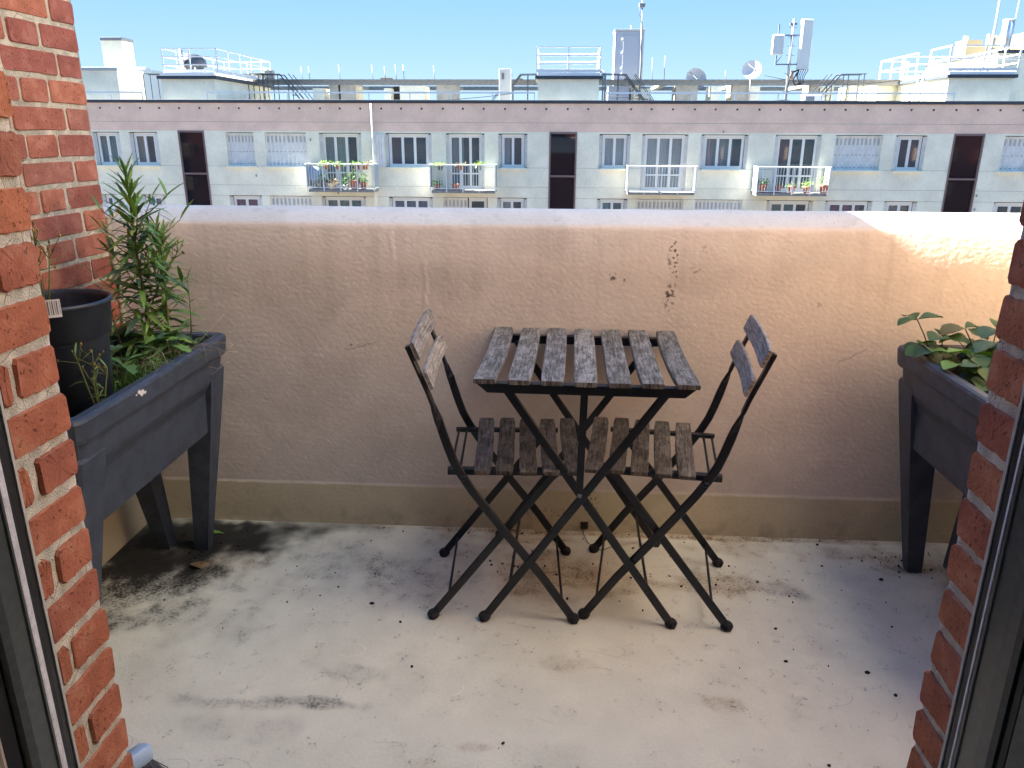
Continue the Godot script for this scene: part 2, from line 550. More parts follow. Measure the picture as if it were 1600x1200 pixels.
func make_materials() -> void:
	var bt := brick_textures()
	var tones := [Color(0.52, 0.195, 0.120), Color(0.46, 0.168, 0.112), Color(0.38, 0.135, 0.100), Color(0.57, 0.225, 0.130), Color(0.44, 0.180, 0.130)]
	for i in 5:
		var m := triplanar(mat("brick_%d" % i, tones[i], 0.9, 0.0, 0.35), bt[0], 2.6, true, Vector3(0.13 * i, 0.37 * i, 0.21 * i))
		relief(m, bt[1], 0.22)
	var mt := mortar_textures()
	relief(triplanar(mat("mortar", Color(0.74, 0.73, 0.70), 0.95, 0.0, 0.3), mt[0], 4.0), mt[1], 0.28)
	relief(triplanar(mat("mortar_far", Color(0.66, 0.61, 0.52), 0.95, 0.0, 0.3), mt[0], 3.0), mt[1], 0.4)
	var wt := wood_textures(0.40, 0.28, 0.76)
	var pale := wood_textures(0.50, 0.25, 0.58)
	var wood := [Color(0.92, 0.92, 0.94), Color(0.80, 0.80, 0.82), Color(1.0, 1.0, 1.0), Color(0.72, 0.64, 0.58), Color(0.60, 0.53, 0.47), Color(1.35, 1.25, 1.22), Color(1.15, 1.10, 1.10)]
	for i in 7:
		var m := triplanar(mat("wood_%d" % i, wood[i], 0.72, 0.0, 0.4), wt[0], 2.4, false, Vector3(0.31 * i, 0.17 * i, 0.43 * i))
		m.albedo_color = wood[i].clamp().linear_to_srgb() if i < 5 else Color(1, 0.98, 0.97)
		if i >= 5:
			m.albedo_texture = pale[0]
		relief(m, wt[1], 0.12)
	var ft := floor_textures()
	var fm := mat("floor_paint", Color(1, 1, 1), 0.62, 0.0, 0.4)
	fm.albedo_texture = ft[0]
	relief(fm, ft[1], 0.25)
	var pm := mat("parapet_paint", Color(1, 1, 1), 0.85, 0.0, 0.3)
	pm.albedo_texture = parapet_texture()
	var p1 := noise(1400, 700, 0.16, 81, 3, false, Vector2i(4, 1))
	var p2 := noise(1400, 700, 0.20, 82, 2)
	var ph := PackedByteArray()
	ph.resize(1400 * 700)
	for i in 1400 * 700:
		ph[i] = (p1[i] * 5 + p2[i] * 3) / 8
	relief(pm, ltex(1400, 700, ph), 0.08)
	mat("skirt", Color(0.60, 0.54, 0.40), 0.9)
	var speck := grey_texture(256, [[0.05, 61, 4, 0.6], [0.3, 62, 1, 0.4]], 0.72, 1.08)
	var faint := grey_texture(512, [[0.006, 66, 4, 0.7], [0.06, 67, 2, 0.3]], 0.90, 1.04)
	var worn := grey_texture(512, [[0.010, 163, 5, 0.55], [0.05, 164, 3, 0.25], [0.3, 165, 1, 0.2]], 0.62, 1.25)
	var broad := grey_texture(512, [[0.008, 63, 5, 0.7], [0.08, 64, 2, 0.3]], 0.80, 1.12)
	triplanar(mat("steel", Color(0.009, 0.012, 0.020), 0.42, 0.0, 0.5), speck, 6.0)
	triplanar(mat("rubber", Color(0.020, 0.021, 0.025), 0.8), speck, 9.0)
	triplanar(mat("plastic", Color(0.056, 0.074, 0.110), 0.5, 0.0, 0.5), worn, 2.6)
	triplanar(mat("pot_plastic", Color(0.024, 0.033, 0.050), 0.42, 0.0, 0.5), worn, 3.0)
	triplanar(mat("soil", Color(0.022, 0.016, 0.011), 0.95), speck, 11.0)
	triplanar(mat("crumb", Color(0.016, 0.012, 0.010), 0.95), speck, 30.0)
	triplanar(mat("frame_dark", Color(0.058, 0.072, 0.080), 0.38, 0.0, 0.55), speck, 4.0)
	mat("gasket", Color(0.012, 0.013, 0.016), 0.5)
	mat("silicone", Color(0.55, 0.55, 0.55), 0.6)
	triplanar(mat("aluminium", Color(0.80, 0.79, 0.84), 0.42, 0.0, 0.6), speck, 3.0)
	mat("trim_beige", Color(0.42, 0.36, 0.31), 0.6)
	triplanar(mat("plaster", Color(0.78, 0.77, 0.74), 0.9), broad, 0.7)
	triplanar(mat("oak", Color(0.28, 0.19, 0.11), 0.5), broad, 1.5)
	triplanar(mat("asphalt", Color(0.055, 0.055, 0.058), 0.9), broad, 0.2)
	triplanar(mat("paving", Color(0.30, 0.29, 0.27), 0.9), broad, 0.3)
	triplanar(mat("field", Color(0.16, 0.16, 0.13), 0.95), broad, 0.01)
	# the flats across the street
	triplanar(mat("render_white", Color(0.93, 0.885, 0.69), 0.9), faint, 0.22)
	triplanar(mat("render_pink", Color(0.92, 0.66, 0.50), 0.9), faint, 0.22)
	triplanar(mat("coping", Color(0.045, 0.058, 0.075), 0.7), broad, 0.8)
	triplanar(mat("concrete", Color(0.27, 0.27, 0.255), 0.9), broad, 0.9)
	triplanar(mat("pier_tan", Color(0.46, 0.42, 0.34), 0.9), broad, 0.5)
	triplanar(mat("gable_white", Color(0.70, 0.69, 0.66), 0.9), faint, 0.6)
	triplanar(mat("render_tan", Color(0.33, 0.228, 0.135), 0.9), faint, 0.8)
	mat("joint", Color(0.30, 0.31, 0.30), 0.9)
	mat("pvc", Color(0.86, 0.84, 0.77), 0.35)
	triplanar(mat("shutter_paint", Color(0.83, 0.81, 0.74), 0.55), faint, 0.9)
	mat("slit", Color(0.16, 0.17, 0.17), 0.8)
	mat("white_metal", Color(0.80, 0.80, 0.77), 0.45)
	mat("panel_grey", Color(0.36, 0.41, 0.46), 0.6)
	mat("galvanised", Color(0.42, 0.44, 0.45), 0.45, 0.35)
	mat("grey_metal", Color(0.20, 0.22, 0.24), 0.5, 0.2)
	mat("cabinet_grey", Color(0.36, 0.39, 0.45), 0.5)
	mat("dark_rail", Color(0.07, 0.08, 0.09), 0.6)
	mat("brown_frame", Color(0.20, 0.13, 0.12), 0.5)
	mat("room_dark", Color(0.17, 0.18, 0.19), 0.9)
	mat("curtain_white", Color(0.74, 0.78, 0.75), 0.9)
	mat("curtain_teal", Color(0.40, 0.55, 0.53), 0.9)
	mat("curtain_rose", Color(0.55, 0.24, 0.27), 0.9)
	mat("curtain_lilac", Color(0.42, 0.38, 0.48), 0.9)
	mat("curtain_sand", Color(0.70, 0.60, 0.44), 0.9)
	mat("terracotta", Color(0.48, 0.17, 0.09), 0.85)
	mat("tower_cream", Color(0.66, 0.56, 0.36), 0.9)
	mat("tower_pale", Color(0.55, 0.60, 0.63), 0.9)
	mat("steel_bright", Color(0.62, 0.66, 0.70), 0.3, 0.8)
	mat("cabinet_blue", Color(0.36, 0.46, 0.56), 0.5)
	mat("tower_grey", Color(0.42, 0.42, 0.42), 0.9)
	mat("radome", Color(0.66, 0.70, 0.68), 0.5)
	mat("cable", Color(0.02, 0.022, 0.028), 0.6)
	mat("dish", Color(0.42, 0.44, 0.48), 0.5)
	mat("tank", Color(0.05, 0.058, 0.075), 0.5)
	var glass := mat("glass", Color(0.16, 0.21, 0.23), 0.03)
	glass.transparency = BaseMaterial3D.TRANSPARENCY_ALPHA
	glass.albedo_color.a = 0.24
	var dark_glass := mat("dark_glass", Color(0.014, 0.015, 0.019), 0.03, 0.0, 0.62)
	# plants
	var greens := {"leaf_dark": Color(0.125, 0.255, 0.075), "leaf_mid": Color(0.20, 0.38, 0.09), "leaf_bright": Color(0.32, 0.50, 0.11), "leaf_blue": Color(0.095, 0.19, 0.11), "leaf_berry": Color(0.065, 0.155, 0.055), "leaf_berry_blue": Color(0.072, 0.155, 0.088), "leaf_yellow": Color(0.38, 0.36, 0.09), "leaf_brown": Color(0.26, 0.17, 0.09), "straw": Color(0.42, 0.36, 0.24), "stem": Color(0.16, 0.20, 0.05), "bud": Color(0.14, 0.13, 0.05), "petal": Color(0.42, 0.33, 0.05), "leaf_bronze": Color(0.17, 0.17, 0.075)}
	for k in greens:
		var m := triplanar(mat(k, greens[k], 0.5, 0.0, 0.45), speck, 14.0, false)
		if k.begins_with("leaf"):
			m.backlight_enabled = true
			m.backlight = Color(0.5, 0.62, 0.2)
	mat("label_white", Color(0.78, 0.80, 0.82), 0.5)
	mat("label_black", Color(0.015, 0.015, 0.018), 0.5)
	mat("brush_blue", Color(0.40, 0.56, 0.80), 0.35)
	triplanar(mat("bristle", Color(0.12, 0.13, 0.15), 0.8), speck, 9.0)
	mat("dropping", Color(0.75, 0.75, 0.74), 0.9)

# ---------------------------------------------------------------- bricks
func brick_mesh(l: float, h: float, d: float, sd: int, around := 10) -> ArrayMesh:
	# length along z from 0 to l, height along y from 0 to h, front face at x = 0 looking to +x
	var r := RandomNumberGenerator.new()
	r.seed = sd
	var st := begin()
	var front := PackedVector3Array()
	var rim := PackedVector3Array()
	var back := PackedVector3Array()
	var c := Vector2(l / 2, h / 2)
	var tilt := r.randf_range(-0.004, 0.004)
	var j := 0.0013
	var base := []
	var ch := 0.0055
	var per_long := (around - 8) / 2
	var corners := [Vector2(0, ch), Vector2(ch, 0), Vector2(l - ch, 0), Vector2(l, ch), Vector2(l, h - ch), Vector2(l - ch, h), Vector2(ch, h), Vector2(0, h - ch)]
	for k in 8:
		base.append(corners[k])
		if k == 1 or k == 5:
			for t in per_long:
				base.append(corners[k].lerp(corners[(k + 1) % 8], (t + 1.0) / (per_long + 1.0)))
	for p in base:
		var q: Vector2 = p + Vector2(r.randf_range(-j, j), r.randf_range(-j, j))
		var inn: Vector2 = c + (q - c) - (q - c).normalized() * 0.0022
		front.append(Vector3(r.randf_range(-0.0008, 0.0008) + tilt * (q.x / l - 0.5), inn.y, inn.x))
		rim.append(Vector3(-0.0032, q.y, q.x))
		back.append(Vector3(-d, q.y, q.x))
	loft(st, [back, rim, front], true, false)
	var mid := Vector3(r.randf_range(-0.0006, 0.0010), c.y, c.x)
	for k in front.size():
		var k2 := (k + 1) % front.size()
		st.add_vertex(mid)
		st.add_vertex(front[k])
		st.add_vertex(front[k2])
	return done(st)

func far_brick(l: float, sd: int) -> ArrayMesh:
	var key := "%d_%d" % [roundi(l * 1000), sd % 4]
	if not brick_far.has(key):
		brick_far[key] = brick_mesh(l, 0.058, 0.05, 900 + sd % 4 + roundi(l * 1000))
	return brick_far[key]

func side_wall(o: Node3D, rows: int, single_to: int, single_len: float) -> void:
	# courses along local z from the free end; the ones seen are parts, the rest joined
	var rest := [begin(true), begin(true), begin(true), begin(true), begin(true)]
	var pitch := 0.0705
	for row in rows:
		var z := 0.006
		var k := 0
		var pat := [0.104, 0.216, 0.104, 0.216] if row % 2 == 0 else [0.162, 0.104, 0.216, 0.104]
		while z < 1.27:
			var l: float = pat[k % 4]
			k += 1
			if row % 2 == 1 and k == 2 and row % 4 == 1:
				l = 0.118
			l = minf(l, 1.29 - z)
			var tone: int = [0, 1, 2, 1, 4, 2, 1, 0, 2][rng.randi() % 9]
			var xf := Transform3D(Basis(), Vector3(rng.randf_range(-0.0012, 0.0012), row * pitch + rng.randf_range(-0.0012, 0.0012), z + rng.randf_range(-0.001, 0.001)))
			var me := far_brick(l, rng.randi() % 4)
			if row < single_to and z < single_len:
				obj("brick", me, M["brick_%d" % tone], o, xf)
			else:
				rest[tone].append_from(me, 0, xf)
			z += l + 0.012
	for i in 5:
		stuff(obj("brickwork", rest[i].commit(), M["brick_%d" % i], o))

func jamb(o: Node3D, rows: int, left: bool) -> void:
	# the brick reveal of the door: local z = 0 is the outer corner on the left side, 0.14 on the right side
	var pitch := 0.0712
	for row in rows:
		var y := row * pitch + rng.randf_range(-0.0015, 0.0015)
		var runs := []
		if left:
			var cut := 0.083 + rng.randf_range(-0.005, 0.005)
			runs = [[0.0, 0.121]] if row % 2 == 0 else [[0.0, cut], [cut + 0.014, 0.121]]
		else:
			runs = [[0.055, 0.14]]
		for q in runs:
			var tone: int = [0, 0, 3, 1, 0, 4][rng.randi() % 6] if left else [0, 3, 0, 3, 1][rng.randi() % 5]
			var me := brick_mesh(q[1] - q[0], 0.0555, 0.07, rng.randi(), 26)
			obj("brick", me, M["brick_%d" % tone], o, Transform3D(Basis(), Vector3(rng.randf_range(-0.0010, 0.0012), y, q[0] + rng.randf_range(-0.002, 0.002))))

func mortar_bed(w: float, h: float, thick: float, seam: float, sd: int) -> ArrayMesh:
	# a rough bed: x = 0 is its face, z from 0 to w, y from 0 to h; it stands proud in lumps
	var f := FastNoiseLite.new()
	f.seed = sd
	f.frequency = 26.0
	f.fractal_octaves = 3
	var st := begin(true)
	var nz := int(w / seam)
	var ny := int(h / seam)
	var loops := []
	for i in ny + 1:
		var row := PackedVector3Array()
		row.append(Vector3(-thick, h * i / ny, 0))
		for k in nz + 1:
			var y := h * i / ny
			var z := w * k / nz
			row.append(Vector3(0.0017 * f.get_noise_2d(y, z), y, z))
		row.append(Vector3(-thick, h * i / ny, w))
		loops.append(row)
	loft(st, loops, false, false)
	return done(st)

# ---------------------------------------------------------------- parapet
func parapet_mesh() -> ArrayMesh:
	var prof := []  # Vector2(y, z) from the floor up the inner face, over the cap and down outside
	var z0 := -2.30
	var n_face := 196
	for i in n_face + 1:
		var y := 0.992 * i / n_face
		var lean := 0.0
		if y > 0.86:
			lean = -0.012 * pow((y - 0.86) / 0.132, 2.0)
		prof.append(Vector2(y, z0 + lean))
	for q in [[0.999, -0.0135], [1.0055, -0.0170], [1.0105, -0.0225], [1.0140, -0.0290]]:
		prof.append(Vector2(q[0], z0 + q[1]))
	for i in range(1, 25):
		var t := i / 24.0
		prof.append(Vector2(1.0140 + 0.031 * (1.0 - pow(1.0 - t, 2.0)), z0 - 0.029 - 0.105 * t))
	for q in [[1.043, -0.16], [1.036, -0.185], [1.02, -0.21], [0.99, -0.222], [0.6, -0.225], [-0.2, -0.225]]:
		prof.append(Vector2(q[0], z0 + q[1]))
	var xs := [-1.60, -1.50, -1.44]
	for i in 541:
		xs.append(-1.40 + 2.80 * i / 540.0)
	xs.append_array([1.46, 1.54, 1.64])
	var f1 := FastNoiseLite.new()
	f1.seed = 71
	f1.frequency = 1.0
	f1.fractal_octaves = 4
	var f2 := FastNoiseLite.new()
	f2.seed = 72
	f2.frequency = 1.0
	f2.fractal_octaves = 2
	var n := prof.size()
	var m := xs.size()
	var v := PackedVector3Array()
	v.resize(n * m)
	var uv := PackedVector2Array()
	uv.resize(n * m)
	var arc := PackedFloat32Array()
	arc.resize(n)
	for i in range(1, n):
		arc[i] = arc[i - 1] + prof[i].distance_to(prof[i - 1])
	for i in n:
		var d2: Vector2 = (prof[mini(i + 1, n - 1)] - prof[maxi(i - 1, 0)]).normalized()
		var nrm := Vector3(0, -d2.y, d2.x)   # out of the wall: towards +z on the inner face, up on the cap
		var y: float = prof[i].x
		var rough := 1.0 if y > 0.16 else 0.55
		if i > n_face + 2:
			rough = 0.75
		for k in m:
			var x: float = xs[k]
			var s := arc[i]
			# brushed render: ridges that run sideways, lumps between them, a gentle wander of the whole face
			var h := 0.00042 * f1.get_noise_2d(x * 46.0, s * 120.0) * rough + 0.0004 * f2.get_noise_2d(x * 150.0 + 7.0, s * 190.0) * rough
			h += 0.0015 * f2.get_noise_2d(x * 2.2, s * 2.6 + 40.0)
			if y < 0.147:
				h += 0.0022
			# an old repair: a faint raised line that runs down from the cap and steps sideways
			var line := absf(x + 0.50 - 0.10 * smoothstep(0.80, 0.98, y) * 0.0 + 0.012 * f1.get_noise_1d(s * 9.0) - (0.10 if y < 0.90 else 0.0))
			if y > 0.62 and y < 0.99 and line < 0.006:
				h += 0.0008
			v[i * m + k] = Vector3(x, y, prof[i].y) + nrm * h
			uv[i * m + k] = Vector2((x + 1.6) / 3.3, s / 1.65)
	var nn := PackedVector3Array()
	nn.resize(n * m)
	for i in n:
		for k in m:
			var a := v[i * m + mini(k + 1, m - 1)] - v[i * m + maxi(k - 1, 0)]
			var b := v[mini(i + 1, n - 1) * m + k] - v[maxi(i - 1, 0) * m + k]
			nn[i * m + k] = a.cross(b).normalized()
	var idx := PackedInt32Array()
	idx.resize((n - 1) * (m - 1) * 6)
	var t := 0
	for i in n - 1:
		for k in m - 1:
			var p := i * m + k
			for q in [p, p + m, p + 1, p + 1, p + m, p + m + 1]:
				idx[t] = q
				t += 1
	var arr := []
	arr.resize(Mesh.ARRAY_MAX)
	arr[Mesh.ARRAY_VERTEX] = v
	arr[Mesh.ARRAY_NORMAL] = nn
	arr[Mesh.ARRAY_TEX_UV] = uv
	arr[Mesh.ARRAY_INDEX] = idx
	var am := ArrayMesh.new()
	am.add_surface_from_arrays(Mesh.PRIMITIVE_TRIANGLES, arr)
	return am

func sheet(x0: float, x1: float, z0: float, z1: float, y: float, uv := false) -> ArrayMesh:
	var st := begin()
	for q in [[x0, z0], [x1, z0], [x1, z1], [x0, z0], [x1, z1], [x0, z1]]:
		if uv:
			st.set_uv(Vector2((q[0] - FX0) / (FX1 - FX0), (q[1] - FZ0) / (FZ1 - FZ0)))
		st.add_vertex(Vector3(q[0], y, q[1]))
	return done(st)

# ---------------------------------------------------------------- balcony shell and the house it belongs to
func build_house() -> void:
	setting("balcony_floor", sheet(-1.373, 1.42, -2.32, -0.62, 0.0, true), M.floor_paint)
	var st := begin()
	span(st, -1.37, 1.418, -0.2, -0.004, -2.3, -0.73)
	setting("balcony_floor_slab", done(st), M.concrete)
	var w := thing("parapet_wall", "rendered parapet wall with rounded cap and ochre foot along the far side of the balcony", "wall")
	obj("rendered_face", parapet_mesh(), M.parapet_paint, w)
	st = begin()
	span(st, -1.60, -1.57, -0.2, 0.99, -2.50, -2.31)
	span(st, 1.61, 1.64, -0.2, 0.99, -2.50, -2.31)
	obj("wall_end", done(st), M.concrete, w)
	# mortar seam where the parapet meets the left brick wall
	var r := RandomNumberGenerator.new()
	r.seed = 5
	var pts := []
	var rad := []
	for i in 56:
		var y := 0.2 + 0.86 * i / 55.0
		pts.append(Vector3(-1.371 + r.randf_range(-0.003, 0.004) + (0.03 * pow((y - 1.0) / 0.06, 2.0) if y > 1.0 else 0.0), y, -2.297 - (0.05 if y > 1.02 else 0.0)))
		rad.append(r.randf_range(0.005, 0.012) * (1.0 if y < 1.03 else 0.6))
	obj("mortar_seam", tube_mesh(pts, rad, 7), M.mortar_far, w)

	# left side wall
	var lw := thing("brick_side_wall", "tall red brick side wall behind the left planter, meeting the parapet", "wall", Vector3(-1.373, 0, -2.30))
	side_wall(lw, 39, 25, 0.56)
	obj("mortar", mortar_bed(1.296, 2.76, 0.2, 0.02, 3), M.mortar_far, lw, Transform3D(Basis(), Vector3(-0.0035, 0, 0.003)))
	st = begin()
	span(st, -0.22, -0.01, -0.2, 2.75, 0.006, 1.29)
	obj("wall_core", done(st), M.brick_2, lw)
	st = begin()
	span(st, -0.001, 0.006, 0.0, 0.205, 0.0, 1.28, 0.002)
	obj("skirting", done(st), M.skirt, lw)
	st = begin()
	span(st, -0.24, 0.03, 2.7502, 2.80, -0.02, 1.30, 0.004)
	obj("coping", done(st), M.concrete, lw)
	# right side wall, out of the frame but facing the sun; above it rises the neighbour's pale gable
	var rw := thing("rendered_side_wall", "sunlit ochre rendered side wall behind the right planter, just past the edge of view", "wall")
	st = begin()
	span(st, 1.42, 1.64, -0.2, 2.55, -2.294, -1.0)
	obj("rendered_face", done(st), M.render_tan, rw)
	var gb := thing("neighbour_gable", "sunlit pale gable wall of the taller house that adjoins on the right", "building")
	st = begin()
	span(st, 1.645, 9.0, -19.0, 6.6, -2.29, -1.0, 0.01)
	span(st, 1.645, 9.0, 2.63, 6.6, -0.998, 5.0, 0.01)
	obj("gable", done(st), M.gable_white, gb)
	st = begin()
	span(st, 1.60, 9.1, 6.602, 6.68, -2.35, 5.1, 0.01)
	obj("coping", done(st), M.concrete, gb)
	# facade with the door opening
	var h := thing("house_facade", "brick facade of the flat with the open balcony door in it", "building")
	st = begin()
	span(st, -3.6, -0.78, -19.0, 2.57, -0.99, -0.74)
	span(st, 0.65, 12.0, -19.0, 2.57, -0.99, -0.74)
	span(st, -0.78, 0.65, 2.15, 2.57, -0.99, -0.74)
	span(st, -0.78, 0.65, -19.0, -0.21, -0.99, -0.74)
	obj("facade_wall", done(st), M.brick_1, h)
	st = begin()
	span(st, -12.0, 12.0, 2.5702, 2.62, -1.0, 6.0)
	obj("roof_edge", done(st), M.concrete, h)
	# the room behind the camera
	st = begin()
	span(st, -2.6, 2.6, -0.25, -0.02, -0.738, 4.2)
	obj("room_floor", done(st), M.oak, h)
	st = begin()
	span(st, -2.6, 2.6, 2.5, 2.568, -0.738, 4.2)
	span(st, -2.6, -2.45, -0.018, 2.498, -0.736, 4.05)
	span(st, 2.45, 2.6, -0.018, 2.498, -0.736, 4.05)
	span(st, -2.6, 2.6, -0.018, 2.498, 4.052, 4.2)
	span(st, -2.448, -0.80, -0.018, 2.498, -0.736, -0.66)
	span(st, 0.68, 2.448, -0.018, 2.498, -0.736, -0.66)
	span(st, -0.798, 0.678, 2.16, 2.498, -0.736, -0.66)
	obj("room_wall", done(st), M.plaster, h)

	# brick jambs of the door
	var lj := thing("brick_door_jamb", "orange brick door jamb at the left edge, beside the left door frame", "brick pier", Vector3(-0.70, 0.0, -1.0))
	jamb(lj, 30, true)
	obj("mortar", mortar_bed(0.1165, 2.14, 0.075, 0.006, 8), M.mortar, lj, Transform3D(Basis(), Vector3(-0.0042, 0, 0.004)))
	var rj := thing("brick_door_jamb", "darker red brick door jamb at the right edge, beside the right door frame", "brick pier", Vector3(0.57, 0.02, -0.86), PI)
	jamb(rj, 30, false)
	obj("mortar", mortar_bed(0.080, 2.12, 0.075, 0.006, 9), M.mortar, rj, Transform3D(Basis(), Vector3(-0.0042, 0, 0.056)))

	var stack := thing("chimney_stack", "tall brick party wall stack rising from the roof edge left of the balcony", "chimney")
	st = begin()
	span(st, -3.6, -3.0, -19.0, 4.0, -2.72, -2.1, 0.01)
	obj("stack", done(st), M.brick_2, stack)
	# the neighbour's wall further left, which keeps the low sun off most of the parapet, and the row to the right
	for side in [["brick end of the neighbouring building further left along the street", -46.0, -3.7, 2.75, -2.6], ["brick neighbouring building further right along the street", 12.5, 46.0, 2.9, -2.6]]:
		var nb := thing("neighbour_building", side[0], "building")
		st = begin()
		span(st, side[1], side[2], -19.0, side[3], side[4], -1.06, 0.01)
		obj("wall", done(st), M.brick_2, nb)
		for y in [0.35, -2.4, -5.1]:
			var bx: float = side[1] + 1.0
			while bx < side[2] - 4.0:
				st = begin()
				span(st, bx, bx + 3.1, y - 1.0, y, side[4] - 0.9, side[4] - 0.002, 0.01)
				obj("balcony", done(st), M.render_tan, nb)
				st = begin()
				span(st, bx + 0.6, bx + 2.5, y + 0.05, y + 1.5, side[4] - 0.02, side[4] - 0.002)
				obj("window", done(st), M.gasket, nb)
				bx += 5.2

	# aluminium door frames
	door_frame(-1.0, "anthracite aluminium door frame with a bright edge against the left brick jamb", [
		["silicone_bead", "silicone", [[0.6975, 0.877], [0.6985, 0.8735], [0.712, 0.8735], [0.712, 0.877]]],
		["rubber_gasket", "gasket", [[0.7005, 0.8733], [0.699, 0.862], [0.6995, 0.854], [0.72, 0.854], [0.72, 0.8733]]],
		["bright_edge", "aluminium", [[0.6985, 0.8537], [0.6935, 0.8405], [0.694, 0.8365], [0.72, 0.8365], [0.72, 0.8537]]],
		["sash_profile", "frame_dark", [[0.6945, 0.8363], [0.690, 0.833], [0.690, 0.829], [0.6925, 0.8275], [0.692, 0.799], [0.696, 0.789], [0.73, 0.785], [0.73, 0.8363]]],
		["inner_gasket", "gasket", [[0.705, 0.7848], [0.712, 0.769], [0.74, 0.768], [0.74, 0.7848]]],
		["inner_trim", "trim_beige", [[0.712, 0.7675], [0.706, 0.757], [0.712, 0.750], [0.706, 0.742], [0.71, 0.66], [0.78, 0.66], [0.78, 0.7675]]]])
	door_frame(1.0, "anthracite aluminium door frame with a bright edge against the right brick jamb", [
		["silicone_bead", "silicone", [[0.5675, 0.918], [0.5685, 0.9135], [0.582, 0.9135], [0.582, 0.918]]],
		["rubber_gasket", "gasket", [[0.5705, 0.9133], [0.569, 0.905], [0.5695, 0.8985], [0.59, 0.8985], [0.59, 0.9133]]],
		["bright_edge", "aluminium", [[0.5690, 0.8982], [0.5630, 0.8850], [0.5635, 0.8845], [0.59, 0.8845], [0.59, 0.8982]]],
		["sash_profile", "frame_dark", [[0.5640, 0.8843], [0.5625, 0.880], [0.5630, 0.876], [0.5650, 0.8745], [0.5640, 0.842], [0.5645, 0.820], [0.568, 0.812], [0.60, 0.810], [0.60, 0.8843]]],
		["inner_gasket", "gasket", [[0.572, 0.8098], [0.574, 0.801], [0.58, 0.799], [0.62, 0.799], [0.62, 0.8098]]],
		["inner_trim", "frame_dark", [[0.575, 0.7985], [0.572, 0.7955], [0.578, 0.770], [0.60, 0.66], [0.66, 0.66], [0.66, 0.7985]]]])

func door_frame(side: float, label: String, pieces: Array) -> void:
	var o := thing("door_frame", label, "door frame")
	for p in pieces:
		var outline := []
		for q in p[2]:
			outline.append(Vector2(q[0] * side, -q[1]))
		var st := begin()
		prism(st, outline, 0.0, 2.14)
		obj(p[0], done(st), M[p[1]], o)

# ---------------------------------------------------------------- bistro set
func wood(k: int) -> StandardMaterial3D:
	var m: StandardMaterial3D = M["wood_%d" % k].duplicate()
	m.uv1_offset = Vector3(rng.randf(), rng.randf(), rng.randf())
	var t := rng.randf_range(0.86, 1.0)
	m.albedo_color = m.albedo_color * Color(t, t, t * rng.randf_range(0.97, 1.0))
	return m

func slat_mesh(l: float, w: float, t: float, bow: float, sag: float, sd: int) -> ArrayMesh:
	# along z, centred; bow bends it sideways, sag bends it down at the ends
	var r := RandomNumberGenerator.new()
	r.seed = sd
	var st := begin()
	var loops := []
	var n := 10
	var ch := 0.0022
	for i in n + 1:
		var u := i / float(n) * 2.0 - 1.0
		var z := u * l / 2
		var off := Vector3(bow * u * u, sag * (1.0 - u * u) , z)
		var e := (0.0025 if i == 0 or i == n else 0.0)
		var hw := w / 2 - e + r.randf_range(-0.0006, 0.0006)
		var ht := t / 2 - e * 0.6
		var ring := PackedVector3Array()
		for q in [[1, 1, 0], [1, 1, 1], [-1, 1, 1], [-1, 1, 0], [-1, -1, 0], [-1, -1, 1], [1, -1, 1], [1, -1, 0]]:
			ring.append(off + Vector3(q[0] * (hw - (ch if q[2] == 1 else 0.0)), q[1] * (ht - (0.0 if q[2] == 1 else ch)), 0))
		loops.append(ring)
	loft(st, loops, true, true, true, true)
	return done(st)

func foot_mesh() -> ArrayMesh:
	var st := begin()
	lathe(st, [Vector2(0.001, 0.0), Vector2(0.013, 0.0), Vector2(0.0165, 0.004), Vector2(0.0165, 0.016), Vector2(0.012, 0.022), Vector2(0.001, 0.023)], 8)
	return done(st)

